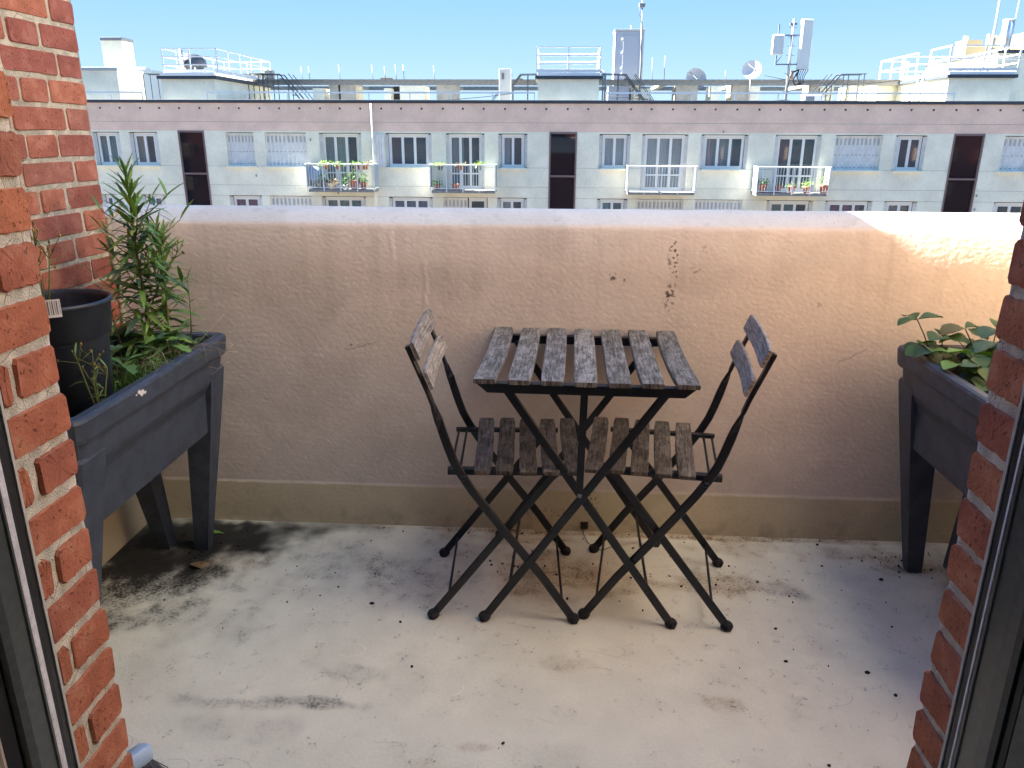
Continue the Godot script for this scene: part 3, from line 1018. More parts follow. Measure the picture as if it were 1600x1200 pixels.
func build_table() -> void:
	var t := thing("bistro_table", "folding bistro table with seven grey weathered slats on black crossed legs", "table", Vector3(0.082, 0, -2.025), -0.022)
	for i in 7:
		var u := i - 3
		var bow := 0.006 * signf(u) if absi(u) == 3 else 0.0015 * signf(u)
		obj("slat", slat_mesh(0.535 + rng.randf_range(-0.004, 0.004), 0.0585, 0.015, bow, -0.002, 100 + i), wood([0, 2, 0, 2, 1, 0, 1][i]), t, Transform3D(Basis(Vector3.UP, rng.randf_range(-0.006, 0.006)), Vector3(u * 0.0800, 0.6925, rng.randf_range(-0.003, 0.003))))
	for z in [0.252, -0.222]:
		var st := begin()
		var p := [Vector2(-0.268, 0.684), Vector2(0.268, 0.684), Vector2(0.240, 0.660), Vector2(-0.240, 0.660)]
		var f := []
		var b := []
		for q in p:
			f.append(Vector3(q.x, q.y, z + 0.0015))
			b.append(Vector3(q.x, q.y, z - 0.0015))
		poly(st, f, Vector3(0, 0, 1))
		poly(st, b, Vector3(0, 0, -1))
		for k in 4:
			poly(st, [f[k], f[(k + 1) % 4], b[(k + 1) % 4], b[k]], [Vector3.UP, Vector3.RIGHT, Vector3.DOWN, Vector3.LEFT][k])
		span(st, -0.268, 0.268, 0.6812, 0.6842, z - 0.020, z - 0.0018)
		obj("rail", done(st), M.steel, t)
	# crossed legs: an outer pair and an inner pair, front and back
	for z in [0.243, -0.212]:
		var s := signf(z)
		for k in [-1.0, 1.0]:
			var zz: float = z - (0.0 if k > 0 else 0.012 * s)
			var a := Vector3(-0.246 * k, 0.017, zz)
			var b := Vector3(0.200 * k, 0.672, zz)
			var st := begin()
			bar(st, a, b, 0.0215, 0.010, Vector3(0, 0, 1), 0.002)
			obj("leg", done(st), M.steel, t)
			obj("foot_cap", foot_mesh(), M.rubber, t, Transform3D(Basis(Vector3(0, 0, 1), 0.35 * k), a + Vector3(-0.003 * k, -0.0165, 0)))
	var st := begin()
	bar(st, Vector3(-0.002, 0.665, 0.2505), Vector3(-0.006, 0.392, 0.2515), 0.0185, 0.004)
	obj("lock_bar", done(st), M.steel, t)
	st = begin()
	span(st, -0.011, 0.0, 0.385, 0.396, 0.2537, 0.2577, 0.002)
	obj("pivot_bolt", done(st), M.grey_metal, t)
	for k in [-1.0, 1.0]:
		obj("cross_rod", tube_mesh([Vector3(0.184 * k, 0.110, 0.24), Vector3(0.184 * k, 0.110, -0.21)], [0.0042], 8), M.steel, t)

func make_chair(label: String, at: Vector3, turn: float) -> Node3D:
	# the sitter looks to +x
	var c := thing("folding_chair", label, "chair", at, turn)
	for s in [-1.0, 1.0]:
		# long tube: front foot, up and back past the seat, twisted flat to carry the back slats
		var p2 := [[0.181, 0.016], [0.10, 0.138], [0.0, 0.272], [-0.085, 0.392], [-0.112, 0.436], [-0.132, 0.476], [-0.146, 0.516], [-0.158, 0.556], [-0.167, 0.586], [-0.174, 0.606], [-0.181, 0.628], [-0.190, 0.655], [-0.222, 0.735], [-0.2385, 0.776]]
		var pts := []
		var wide := []
		for i in p2.size():
			pts.append(Vector3(p2[i][0], p2[i][1], s * 0.178))
			var d := Vector3(p2[mini(i + 1, 13)][0] - p2[maxi(i - 1, 0)][0], p2[mini(i + 1, 13)][1] - p2[maxi(i - 1, 0)][1], 0).normalized()
			var inplane := Vector3(-d.y, d.x, 0)
			var tw := clampf((i - 7) / 3.0, 0.0, 1.0)
			wide.append(inplane * cos(tw * PI / 2) + Vector3(0, 0, 1) * sin(tw * PI / 2))
		var st := begin()
		strap(st, pts, wide, 0.0225, 0.0095)
		obj("back_leg", done(st), M.steel, c)
		# short tube: rear foot up to the front of the seat
		pts = [Vector3(-0.192, 0.016, s * 0.163), Vector3(-0.06, 0.190, s * 0.163), Vector3(0.06, 0.348, s * 0.163), Vector3(0.118, 0.424, s * 0.163), Vector3(0.135, 0.440, s * 0.163)]
		st = begin()
		strap(st, pts, [Vector3(-0.8, 0.6, 0), Vector3(-0.8, 0.6, 0), Vector3(-0.8, 0.6, 0), Vector3(-0.8, 0.6, 0), Vector3(-0.8, 0.6, 0)], 0.0215, 0.0095)
		obj("front_leg", done(st), M.steel, c)
		for k in [-1.0, 1.0]:
			obj("foot_cap", foot_mesh(), M.rubber, c, Transform3D(Basis(Vector3(0, 0, 1), -0.30 * k), Vector3((0.183 if k > 0 else -0.194), 0.0, s * (0.178 if k > 0 else 0.163))))
		st = begin()
		span(st, -0.150, 0.150, 0.423, 0.439, s * 0.150 - 0.0017, s * 0.150 + 0.0017, 0.001)
		span(st, -0.150, 0.150, 0.4363, 0.4393, s * 0.150 - 0.0175 * s, s * 0.150 - 0.0019 * s)
		obj("seat_rail", done(st), M.steel, c)
		st = begin()
		cbox(st, Vector3(-0.108, 0.430, s * 0.186), Vector3(0.014, 0.014, 0.010), 0.003)
		cbox(st, Vector3(0.0, 0.272, s * 0.171), Vector3(0.012, 0.012, 0.020), 0.003)
		obj("bolt", done(st), M.steel, c)
	for i in 5:
		obj("seat_slat", slat_mesh(0.385 + rng.randf_range(-0.004, 0.004), 0.0455, 0.013, 0.0015 * (i - 2), -0.002, 200 + rng.randi() % 50), wood([3, 4, 3, 4, 4][rng.randi() % 5]), c, Transform3D(Basis(Vector3.UP, rng.randf_range(-0.012, 0.012)), Vector3(-0.058 + i * 0.0585, 0.4468, rng.randf_range(-0.005, 0.005))))
	for x in [-0.142, -0.119]:
		obj("seat_rod", tube_mesh([Vector3(x, 0.431, -0.152), Vector3(x, 0.431, 0.152)], [0.0034], 8), M.steel, c)
	for k in [-1.0, 1.0]:
		obj("cross_rod", tube_mesh([Vector3(0.154 * k, 0.066, -0.166), Vector3(0.154 * k, 0.066, 0.166)], [0.0036], 8), M.steel, c)
	for q in [[-0.196, 0.689, 0], [-0.226, 0.763, 1]]:
		var lean := atan2(0.030, 0.074)
		# slat axes: length stays along z, the broad face turns to the sitter
		var b := Basis(Vector3(0, 0, 1), -PI / 2 + lean)
		obj("back_slat", slat_mesh(0.384, 0.050, 0.012, 0.0, -0.009, 300 + q[2]), wood(5 + q[2]), c, Transform3D(b, Vector3(q[0] + 0.0085, q[1] + 0.002, 0)))
	return c

# ---------------------------------------------------------------- planters
func rounded(hx: float, hz: float, r: float, y: float) -> PackedVector3Array:
	var out := PackedVector3Array()
	for k in 4:
		var cx: float = (hx - r) * [1, -1, -1, 1][k]
		var cz: float = (hz - r) * [1, 1, -1, -1][k]
		for i in 5:
			var a := PI / 2 * k + PI / 2 * i / 4.0
			out.append(Vector3(cx + cos(a) * r, y, cz + sin(a) * r))
	return out

func make_planter(label: String, at: Vector3) -> Node3D:
	# 0.40 wide (x), 0.77 long (z), 0.70 high
	var o := thing("planter", label, "planter", at)
	var hx := 0.20
	var hz := 0.385
	var st := begin(true)
	st.set_smooth_group(-1)
	loft(st, [rounded(hx - 0.018, hz - 0.018, 0.03, 0.640), rounded(hx - 0.006, hz - 0.006, 0.036, 0.644), rounded(hx - 0.003, hz - 0.003, 0.038, 0.652), rounded(hx, hz, 0.035, 0.690), rounded(hx - 0.003, hz - 0.003, 0.033, 0.697), rounded(hx - 0.010, hz - 0.010, 0.028, 0.700), rounded(hx - 0.030, hz - 0.030, 0.02, 0.6985), rounded(hx - 0.034, hz - 0.034, 0.018, 0.694), rounded(hx - 0.040, hz - 0.040, 0.016, 0.600)], true, false)
	obj("rim", done(st), M.plastic, o)
	st = begin()
	# tub: an upper band, a soft step inwards, then a recessed lower panel
	loft(st, [rounded(hx - 0.062, hz - 0.062, 0.02, 0.412), rounded(hx - 0.056, hz - 0.056, 0.022, 0.416), rounded(hx - 0.044, hz - 0.046, 0.024, 0.540), rounded(hx - 0.040, hz - 0.043, 0.026, 0.552), rounded(hx - 0.026, hz - 0.030, 0.028, 0.572), rounded(hx - 0.021, hz - 0.024, 0.03, 0.584), rounded(hx - 0.017, hz - 0.019, 0.03, 0.641)], true, false, true, false)
	obj("tub", done(st), M.plastic, o)
	for sx in [-1.0, 1.0]:
		for sz in [-1.0, 1.0]:
			st = begin()
			var loops := []
			# [y, outer x, outer z, width x, width z]
			for q in [[0.0, 0.082, 0.349, 0.040, 0.042], [0.006, 0.084, 0.351, 0.043, 0.045], [0.40, 0.150, 0.363, 0.074, 0.080], [0.54, 0.173, 0.3665, 0.084, 0.092], [0.598, 0.1815, 0.3675, 0.090, 0.098], [0.606, 0.178, 0.364, 0.084, 0.094]]:
				var x1: float = q[1]
				var x0: float = q[1] - q[3]
				var z1: float = q[2]
				var z0: float = q[2] - q[4]
				var c := 0.008
				var ring := PackedVector3Array()
				for p in [[x1, z0], [x1, z1 - c], [x1 - c, z1], [x0, z1], [x0, z0]]:
					ring.append(Vector3(p[0] * sx, q[0], p[1] * sz))
				loops.append(ring)
			loft(st, loops, true, sx * sz < 0, true, true)
			obj("leg", done(st), M.plastic, o)
	var f := FastNoiseLite.new()
	f.seed = 8
	f.frequency = 14.0
	f.fractal_octaves = 3
	st = begin(true)
	var rows := []
	for i in 41:
		var ring := PackedVector3Array()
		for k in 27:
			var x := -0.162 + 0.324 * k / 26.0
			var z := -0.347 + 0.694 * i / 40.0
			ring.append(Vector3(x, 0.632 + 0.022 * f.get_noise_2d(x + at.x, z) + 0.008 * f.get_noise_2d(x * 4, z * 4), z))
		rows.append(ring)
	loft(st, rows, false, true)
	stuff(obj("soil", done(st), M.soil, o))
	return o

# ---------------------------------------------------------------- plants
func leaf_mesh(kind: String) -> ArrayMesh:
	# one metre long along +z, upper side +y; scaled where it is set
	if leaf_shapes.has(kind):
		return leaf_shapes[kind]
	var w := 0.10
	var droop := 0.25
	var n := 8
	var tooth := 0.0
	var peak := 0.45
	match kind:
		"lance": w = 0.070; droop = 0.10; tooth = 0.012; n = 10
		"lance_droop": w = 0.074; droop = 0.55; tooth = 0.014; n = 10
		"lance_wide": w = 0.17; droop = 0.35; tooth = 0.025; n = 10
		"blade": w = 0.03; droop = 0.5; n = 6; peak = 0.2
		"lobed": w = 0.20; droop = 0.3; tooth = 0.11; n = 9
		"berry": w = 0.46; droop = 0.16; tooth = 0.055; n = 20; peak = 0.58
		"berry_cup": w = 0.43; droop = 0.34; tooth = 0.055; n = 20; peak = 0.55
		"small": w = 0.13; droop = 0.4; n = 6
	var st := begin(true)
	var mid := []
	var lt := []
	var rt := []
	for i in n + 1:
		var u := i / float(n)
		var e := pow(u, log(0.5) / log(peak))
		var ww := w * pow(sin(PI * clampf(e, 0.0, 1.0)), 0.72 if kind.begins_with("berry") else 0.9)
		if i == 0:
			ww = 0.012
		if i == n:
			ww = 0.0
		if i > 0 and i < n:
			ww += tooth * (0.5 if i % 2 else -0.5)
		var y := -droop * u * u
		var z := u * (1.0 - 0.25 * droop * u)
		var fold := 0.32 * ww + (0.010 if tooth > 0.02 and i % 2 else 0.0)
		mid.append(Vector3(0, y, z))
		var back := 0.05 if tooth > 0 and i % 2 == 0 else 0.0
		lt.append(Vector3(-ww, y + fold + 0.02 * sin(u * 9.0) * ww * 3.0, z - back * ww))
		rt.append(Vector3(ww, y + fold - 0.02 * sin(u * 8.0 + 1.0) * ww * 3.0, z - back * ww))
	for i in n:
		for q in [[lt[i], mid[i], mid[i + 1], lt[i + 1]], [mid[i], rt[i], rt[i + 1], mid[i + 1]]]:
			for t in [0, 2, 1, 0, 3, 2]:
				st.add_vertex(q[t])
	leaf_shapes[kind] = done(st)
	return leaf_shapes[kind]

func leaf(o: Node, kind: String, m: String, at: Vector3, az: float, el: float, l: float, roll := 0.0) -> void:
	var d := Vector3(cos(el) * sin(az), sin(el), cos(el) * cos(az))
	var x := Vector3.UP.cross(d).normalized()
	var b := Basis(x, d.cross(x), d).rotated(d, roll)
	obj("leaf", leaf_mesh(kind), M[m], o, Transform3D(b.scaled_local(Vector3.ONE * l), at))

func bez(a: Vector3, b: Vector3, c: Vector3, t: float) -> Vector3:
	return a.lerp(b, t).lerp(b.lerp(c, t), t)

func weed(called: String, label: String, base: Vector3, top: Vector3, lean: Vector3, leaves: int, l0: float, l1: float, mats: Array, kinds: Array, thick := 0.005, from := 0.12) -> Node3D:
	# a stem with leaves all round it, long below and short and steep towards the tip
	var o := thing(called, label, "weed", base)
	var rel := top - base
	var midp := rel * 0.5 + lean
	var pts := []
	var rad := []
	for i in 12:
		var t := i / 11.0
		pts.append(bez(Vector3.ZERO, midp, rel, t))
		rad.append(lerpf(thick, thick * 0.3, t))
	obj("stem", tube_mesh(pts, rad, 7), M.stem, o)
	var az := rng.randf() * TAU
	for i in leaves:
		var t := lerpf(from, 1.0, pow((i + 0.5) / leaves, 0.85))
		az += 2.4 + rng.randf_range(-0.3, 0.3)
		var l := lerpf(l0, l1, pow(t, 1.6)) * rng.randf_range(0.75, 1.15)
		var el := lerpf(0.15, 1.15, pow(t, 2.2)) + rng.randf_range(-0.22, 0.22)
		leaf(o, kinds[rng.randi() % kinds.size()] if t < 0.75 else "lance", mats[rng.randi() % mats.size()], bez(Vector3.ZERO, midp, rel, t), az, el, l, rng.randf_range(-0.4, 0.4))
	return o

func side_shoot(o: Node3D, a: Vector3, b: Vector3, leaves: int, l: float, mats: Array, buds := 0) -> void:
	obj("shoot", tube_mesh([a, a.lerp(b, 0.5) + Vector3(0, -0.006, 0), b], [0.0021, 0.0017, 0.0011], 6), M.stem, o)
	var az := rng.randf() * TAU
	for i in leaves:
		az += 2.2
		var t := (i + 1.0) / leaves
		leaf(o, "lance" if t > 0.6 else "lance_droop", mats[rng.randi() % mats.size()], a.lerp(b, t), az, lerpf(0.1, 0.9, t * t), l * rng.randf_range(0.7, 1.1), rng.randf_range(-0.4, 0.4))
	for i in buds:
		var p := b + Vector3(rng.randf_range(-0.03, 0.03), rng.randf_range(-0.015, 0.035), rng.randf_range(-0.03, 0.03))
		obj("bud_stalk", tube_mesh([b - (b - a) * 0.12, p], [0.0009], 5), M.stem, o)
		var st := begin(true)
		lathe(st, [Vector2(0.0003, -0.0036), Vector2(0.0019, -0.003), Vector2(0.0025, 0.0), Vector2(0.0017, 0.003), Vector2(0.0003, 0.004)], 7, p)
		obj("bud", done(st), M["bud" if i % 3 else "petal"], o)

func build_left_plants() -> void:
	var dk := ["leaf_dark", "leaf_mid", "leaf_mid", "leaf_blue", "leaf_mid", "leaf_bright"]
	var br := ["leaf_mid", "leaf_bright", "leaf_mid"]
	# the tall weed
	var o := weed("tall_weed", "tallest weed, a leafy spire reaching above the parapet in the left planter", Vector3(-1.15, 0.63, -2.05), Vector3(-1.14, 1.165, -2.03), Vector3(-0.005, 0, 0.0), 104, 0.145, 0.06, dk, ["lance_droop", "lance", "lance_droop"], 0.0055, 0.10)
	for i in 20:
		var a := 2.4 * i + rng.randf_range(-0.4, 0.4)
		var y := 0.08 + 0.017 * i
		side_shoot(o, Vector3(-0.001, y, 0.002), Vector3(sin(a) * rng.randf_range(0.07, 0.13), y + 0.05 + 0.02 * (i % 3), cos(a) * 0.07), 8, rng.randf_range(0.065, 0.095), dk if i % 3 else br)
	# companion stems
	o = weed("tall_weed", "second, shorter dark green weed just right of the tallest one in the left planter", Vector3(-1.13, 0.63, -2.10), Vector3(-1.115, 1.02, -2.10), Vector3(0.0, 0, 0), 30, 0.115, 0.06, dk, ["lance_droop", "lance"], 0.004, 0.2)
	o = weed("flowering_weed", "yellow-green weed with a thick pale stem and brown buds in the left planter", Vector3(-1.11, 0.63, -2.06), Vector3(-1.09, 0.925, -2.05), Vector3(0.012, 0, 0), 11, 0.07, 0.05, br, ["lance", "lance_droop"], 0.0058, 0.3)
	for k in 6:
		var a := TAU * k / 6.0
		side_shoot(o, Vector3(0.0, 0.215 + 0.012 * k, 0.006), Vector3(sin(a) * 0.06 + 0.02, 0.30 + 0.016 * k, 0.01 + cos(a) * 0.04), 3, 0.045, br, 5)
	o = weed("tall_weed", "bright green young weed with narrow upright leaves behind the tallest one", Vector3(-1.15, 0.63, -2.11), Vector3(-1.11, 0.985, -2.10), Vector3(0.02, 0, 0), 26, 0.10, 0.085, ["leaf_bright", "leaf_mid"], ["lance", "lance_droop"], 0.0035, 0.5)
	o = weed("slender_weed", "slender weed with few leaves nearest the far right corner of the left planter", Vector3(-1.06, 0.63, -2.09), Vector3(-1.035, 0.88, -2.08), Vector3(0.01, 0, 0), 12, 0.075, 0.05, ["leaf_mid", "leaf_dark"], ["lance_droop", "lance"], 0.0028, 0.25)
	o = weed("slender_weed", "small weed with drooping leaves beside the black pot, at the brick wall", Vector3(-1.25, 0.63, -2.06), Vector3(-1.26, 0.83, -2.06), Vector3(0, 0, 0), 12, 0.085, 0.06, dk, ["lance_droop"], 0.003, 0.2)
	# groundsel at the near end of the planter and in the pot
	for g in [[Vector3(-1.02, 0.63, -1.565), 0.155, "budding groundsel in front of the black pot at the planter's near edge"], [Vector3(-1.135, 0.845, -1.61), 0.20, "groundsel with small yellow buds growing in the black pot"]]:
		o = thing("groundsel", g[2], "weed", g[0])
		for k in 4:
			var a := TAU * k / 4.0 + 0.5
			var b := Vector3(sin(a) * 0.028, g[1] * (0.75 + 0.12 * k), cos(a) * 0.03)
			side_shoot(o, Vector3(0, 0.01, 0), b, 5, 0.032, br, 5)
	# low leafy cover
	o = Node3D.new()
	put(o, "low_weeds")
	tag(o, "low tangle of broad toothed weed leaves covering the soil of the left planter", "weeds")
	for i in 46:
		var p := Vector3(rng.randf_range(-1.31, -1.02), 0.635, rng.randf_range(-2.12, -1.78))
		var h := rng.randf_range(0.03, 0.10)
		var tip := p + Vector3(rng.randf_range(-0.02, 0.02), h, rng.randf_range(-0.02, 0.02))
		obj("stalk", tube_mesh([p, tip], [0.0013], 5), M.stem, o)
		for k in 3:
			leaf(o, ["lobed", "lance_wide", "lance_droop"][rng.randi() % 3], ["leaf_dark", "leaf_dark", "leaf_mid", "leaf_blue"][rng.randi() % 4], tip, rng.randf() * TAU, rng.randf_range(-0.1, 0.6), rng.randf_range(0.04, 0.085), rng.randf_range(-0.4, 0.4))
	# wilted leaves
	o = thing("wilted_leaves", "wilted yellow and brown leaves at the foot of the weeds in the left planter", "dead leaves", Vector3(-1.03, 0.66, -1.96))
	for i in 11:
		leaf(o, "lobed", "leaf_brown" if i % 3 else "leaf_yellow", Vector3(rng.randf_range(-0.03, 0.03), rng.randf_range(-0.005, 0.012), rng.randf_range(-0.02, 0.02)), rng.randf() * TAU, rng.randf_range(-0.8, 0.0), rng.randf_range(0.03, 0.055), rng.randf_range(-1, 1))
	for i in 7:
		leaf(o, "lobed", "leaf_yellow", Vector3(rng.randf_range(0.0, 0.06), rng.randf_range(0.03, 0.075), rng.randf_range(-0.03, 0.02)), rng.randf() * TAU, rng.randf_range(-1.0, 0.4), rng.randf_range(0.022, 0.035))
	# grass and straw
	var st := begin(true)
	for i in 420:
		var p := Vector3(rng.randf_range(-1.14, -0.995), 0.635, rng.randf_range(-2.05, -1.74))
		var a := rng.randf() * TAU
		var l := rng.randf_range(0.03, 0.085)
		var q := p + Vector3(sin(a) * l * 0.35, l * 0.8, cos(a) * l * 0.35)
		var e := p + Vector3(sin(a) * l * 0.9, l * rng.randf_range(0.55, 1.0), cos(a) * l * 0.9)
		var s := Vector3(cos(a), 0, -sin(a)) * 0.0011
		for t in [[p - s, p + s, q + s, q - s], [q - s, q + s, e, e]]:
			poly(st, t, Vector3.UP + Vector3(sin(a), 0, cos(a)))
	stuff(tag(obj("grass", done(st), M.leaf_mid), "fine green grass along the front edge of the left planter", "grass"))
	st = begin(true)
	for i in 60:
		var p := Vector3(rng.randf_range(-1.12, -0.985), rng.randf_range(0.64, 0.66), rng.randf_range(-2.12, -1.80))
		var a := rng.randf() * TAU
		var l := rng.randf_range(0.04, 0.11)
		tube(st, [p, p + Vector3(sin(a) * l * 0.4, l * 0.55, cos(a) * l * 0.4), p + Vector3(sin(a) * l, l * rng.randf_range(0.3, 0.9), cos(a) * l)], [0.0009, 0.0008, 0.0004], 4)
	stuff(tag(obj("dry_stalks", done(st), M.straw), "thin dry stalks among the weeds of the left planter", "dry grass"))
	# straw that hangs over the rim
	o = thing("dry_stalk", "dry straw stalk with fine side roots hanging over the left planter's rim", "straw", Vector3(-0.975, 0.702, -2.0))
	for q in [[Vector3(-0.03, 0.0, 0.01), Vector3(0.0, 0.006, 0.0), Vector3(0.016, -0.012, -0.03), Vector3(0.03, -0.035, -0.07), Vector3(0.05, -0.045, -0.10)], [Vector3(0.0, 0.005, 0.0), Vector3(0.010, -0.015, 0.01), Vector3(0.010, -0.05, 0.012)], [Vector3(0.02, -0.02, -0.045), Vector3(0.03, -0.05, -0.04)], [Vector3(-0.02, 0.001, 0.0), Vector3(0.0, 0.03, -0.04), Vector3(0.03, 0.07, -0.09)], [Vector3(0.03, -0.035, -0.07), Vector3(0.045, -0.02, -0.09)], [Vector3(0.01, -0.06, 0.0), Vector3(0.02, -0.075, -0.03), Vector3(0.035, -0.066, -0.07)]]:
		obj("straw", tube_mesh(q, [0.0011, 0.0009, 0.0006], 5), M.straw, o)

func build_pot() -> void:
	var o := thing("flower_pot", "tall black plastic flower pot standing in the left planter", "flower pot", Vector3(-1.139, 0.632, -1.64))
	var st := begin(true)
	lathe(st, [Vector2(0.002, 0.0), Vector2(0.088, 0.0), Vector2(0.092, 0.004), Vector2(0.106, 0.186), Vector2(0.108, 0.190), Vector2(0.114, 0.196), Vector2(0.120, 0.262), Vector2(0.1235, 0.264), Vector2(0.1255, 0.268), Vector2(0.1245, 0.273), Vector2(0.1210, 0.2745), Vector2(0.1175, 0.272), Vector2(0.1155, 0.262), Vector2(0.108, 0.20), Vector2(0.104, 0.17)], 44)
	obj("pot", done(st), M.pot_plastic, o)
	st = begin(true)
	lathe(st, [Vector2(0.1065, 0.205), Vector2(0.06, 0.212), Vector2(0.001, 0.215)], 24)
	stuff(obj("soil", done(st), M.soil, o))
	# barcode sticker inside the rim, on the near side
	st = begin()
	var bars := begin()
	var a0 := 0.84
	for i in 14:
		var a := a0 + 0.21 * i / 13.0
		var a2 := a0 + 0.21 * (i + 1) / 13.0
		if i < 13:
			var p := Vector3(cos(a), 0, sin(a))
			var q := Vector3(cos(a2), 0, sin(a2))
			poly(st, [p * 0.1265 + Vector3(0, 0.256, 0), q * 0.1265 + Vector3(0, 0.256, 0), q * 0.1275 + Vector3(0, 0.295, 0), p * 0.1275 + Vector3(0, 0.295, 0)], p)
			if i % 2 == 1:
				var q2 := p.lerp(q, 0.35 if i % 4 == 1 else 0.8).normalized()
				poly(bars, [p * 0.1273 + Vector3(0, 0.262, 0), q2 * 0.1273 + Vector3(0, 0.262, 0), q2 * 0.1283 + Vector3(0, 0.292, 0), p * 0.1283 + Vector3(0, 0.292, 0)], p)
	var s := obj("sticker", done(st), M.label_white, o)
	obj("barcode", done(bars), M.label_black, s)

func build_strawberries() -> void:
	# [x, y, z, azimuth, elevation, size, material] of each leaflet, gathered by plant
	var plants := [
		["strawberry plant with one leaf held high at the far corner of the right planter", Vector3(1.06, 0.63, -2.09), [
			[0.985, 0.787, -2.10, -1.4, 0.10, 0.060, "leaf_berry"], [0.985, 0.788, -2.10, 1.45, 0.30, 0.066, "leaf_berry"], [0.985, 0.788, -2.11, 3.3, 0.25, 0.055, "leaf_berry"],
			[1.00, 0.717, -2.04, -1.5, -0.05, 0.064, "leaf_berry"], [1.00, 0.717, -2.04, 0.2, -0.25, 0.052, "leaf_berry_blue"], [1.00, 0.719, -2.05, 1.7, 0.1, 0.058, "leaf_berry"],
			[1.045, 0.747, -2.07, -0.9, 0.35, 0.066, "leaf_berry_blue"], [1.05, 0.747, -2.07, 0.9, 0.05, 0.060, "leaf_berry"], [1.05, 0.747, -2.08, 2.6, 0.4, 0.060, "leaf_berry"]]],
		["strawberry plant with bronze-tinged leaves at the wall side of the right planter", Vector3(1.17, 0.63, -2.06), [
			[1.11, 0.767, -2.09, -1.3, 0.15, 0.076, "leaf_bronze"], [1.115, 0.767, -2.09, 0.6, -0.15, 0.062, "leaf_berry"], [1.115, 0.767, -2.10, 1.8, 0.2, 0.066, "leaf_berry"],
			[1.09, 0.727, -2.03, -1.2, -0.15, 0.072, "leaf_bronze"], [1.09, 0.727, -2.03, 0.3, -0.2, 0.066, "leaf_berry_blue"], [1.10, 0.727, -2.03, 1.6, 0.1, 0.064, "leaf_berry"],
			[1.17, 0.777, -2.05, -1.0, 0.1, 0.070, "leaf_berry_blue"], [1.175, 0.777, -2.05, 0.7, 0.0, 0.066, "leaf_berry"], [1.175, 0.777, -2.06, 2.4, 0.4, 0.066, "leaf_berry"]]],
		["strawberry plant whose leaves lean over the front rim of the right planter", Vector3(1.10, 0.63, -1.90), [
			[1.015, 0.717, -1.92, -1.0, 0.20, 0.054, "leaf_mid"], [1.015, 0.715, -1.92, -2.0, -0.45, 0.046, "leaf_berry_blue"], [1.02, 0.717, -1.92, 0.6, 0.0, 0.048, "leaf_berry"],
			[1.055, 0.737, -1.94, -1.5, 0.25, 0.062, "leaf_mid"], [1.06, 0.737, -1.94, 1.5, 0.15, 0.066, "leaf_mid"], [1.06, 0.734, -1.93, 0.1, -0.25, 0.050, "leaf_berry"],
			[1.06, 0.687, -1.86, -0.6, 0.1, 0.052, "leaf_berry"], [1.065, 0.687, -1.86, 1.0, 0.2, 0.058, "leaf_berry"]]],
		["strawberry plant with large blue-green leaves beside the right door jamb", Vector3(1.20, 0.63, -1.92), [
			[1.14, 0.757, -1.97, -1.2, 0.15, 0.084, "leaf_berry_blue"], [1.145, 0.757, -1.97, 0.2, -0.25, 0.072, "leaf_berry_blue"], [1.145, 0.757, -1.97, 1.7, 0.2, 0.072, "leaf_berry"],
			[1.14, 0.697, -1.89, -1.1, -0.1, 0.066, "leaf_berry_blue"], [1.145, 0.697, -1.89, 0.3, -0.35, 0.062, "leaf_bronze"], [1.145, 0.697, -1.89, 1.5, 0.1, 0.062, "leaf_berry"],
			[1.20, 0.742, -1.86, -1.0, 0.1, 0.07, "leaf_berry"], [1.20, 0.742, -1.86, 0.6, 0.0, 0.07, "leaf_berry_blue"], [1.20, 0.742, -1.86, 2.2, 0.2, 0.07, "leaf_berry"]]]]
	for p in plants:
		var o := thing("strawberry_plant", p[0], "strawberry plant", p[1])
		for i in p[2].size():
			var q: Array = p[2][i]
			var at: Vector3 = Vector3(q[0], q[1], q[2]) - p[1]
			leaf(o, "berry" if i % 2 else "berry_cup", q[6], at, q[3], q[4], q[5], rng.randf_range(-0.25, 0.25))
			if i % 3 == 0:
				obj("stalk", tube_mesh([Vector3(0, 0.005, 0), at * Vector3(0.7, 0.75, 0.7), at], [0.0022, 0.0018, 0.0014], 6), M.stem, o)
		for k in 6:
			var tip := Vector3(rng.randf_range(-0.09, 0.12), rng.randf_range(0.05, 0.105), rng.randf_range(-0.09, 0.10))
			obj("stalk", tube_mesh([Vector3(0, 0.005, 0), tip * Vector3(0.6, 0.7, 0.6), tip], [0.002, 0.0016, 0.0013], 6), M.stem, o)
			var a := rng.randf() * TAU
			for t in 3:
				leaf(o, "berry" if t % 2 else "berry_cup", ["leaf_berry", "leaf_berry_blue", "leaf_berry", "leaf_dark"][rng.randi() % 4], tip, a + (t - 1) * 1.45, rng.randf_range(-0.2, 0.3), rng.randf_range(0.048, 0.066), rng.randf_range(-0.3, 0.3))

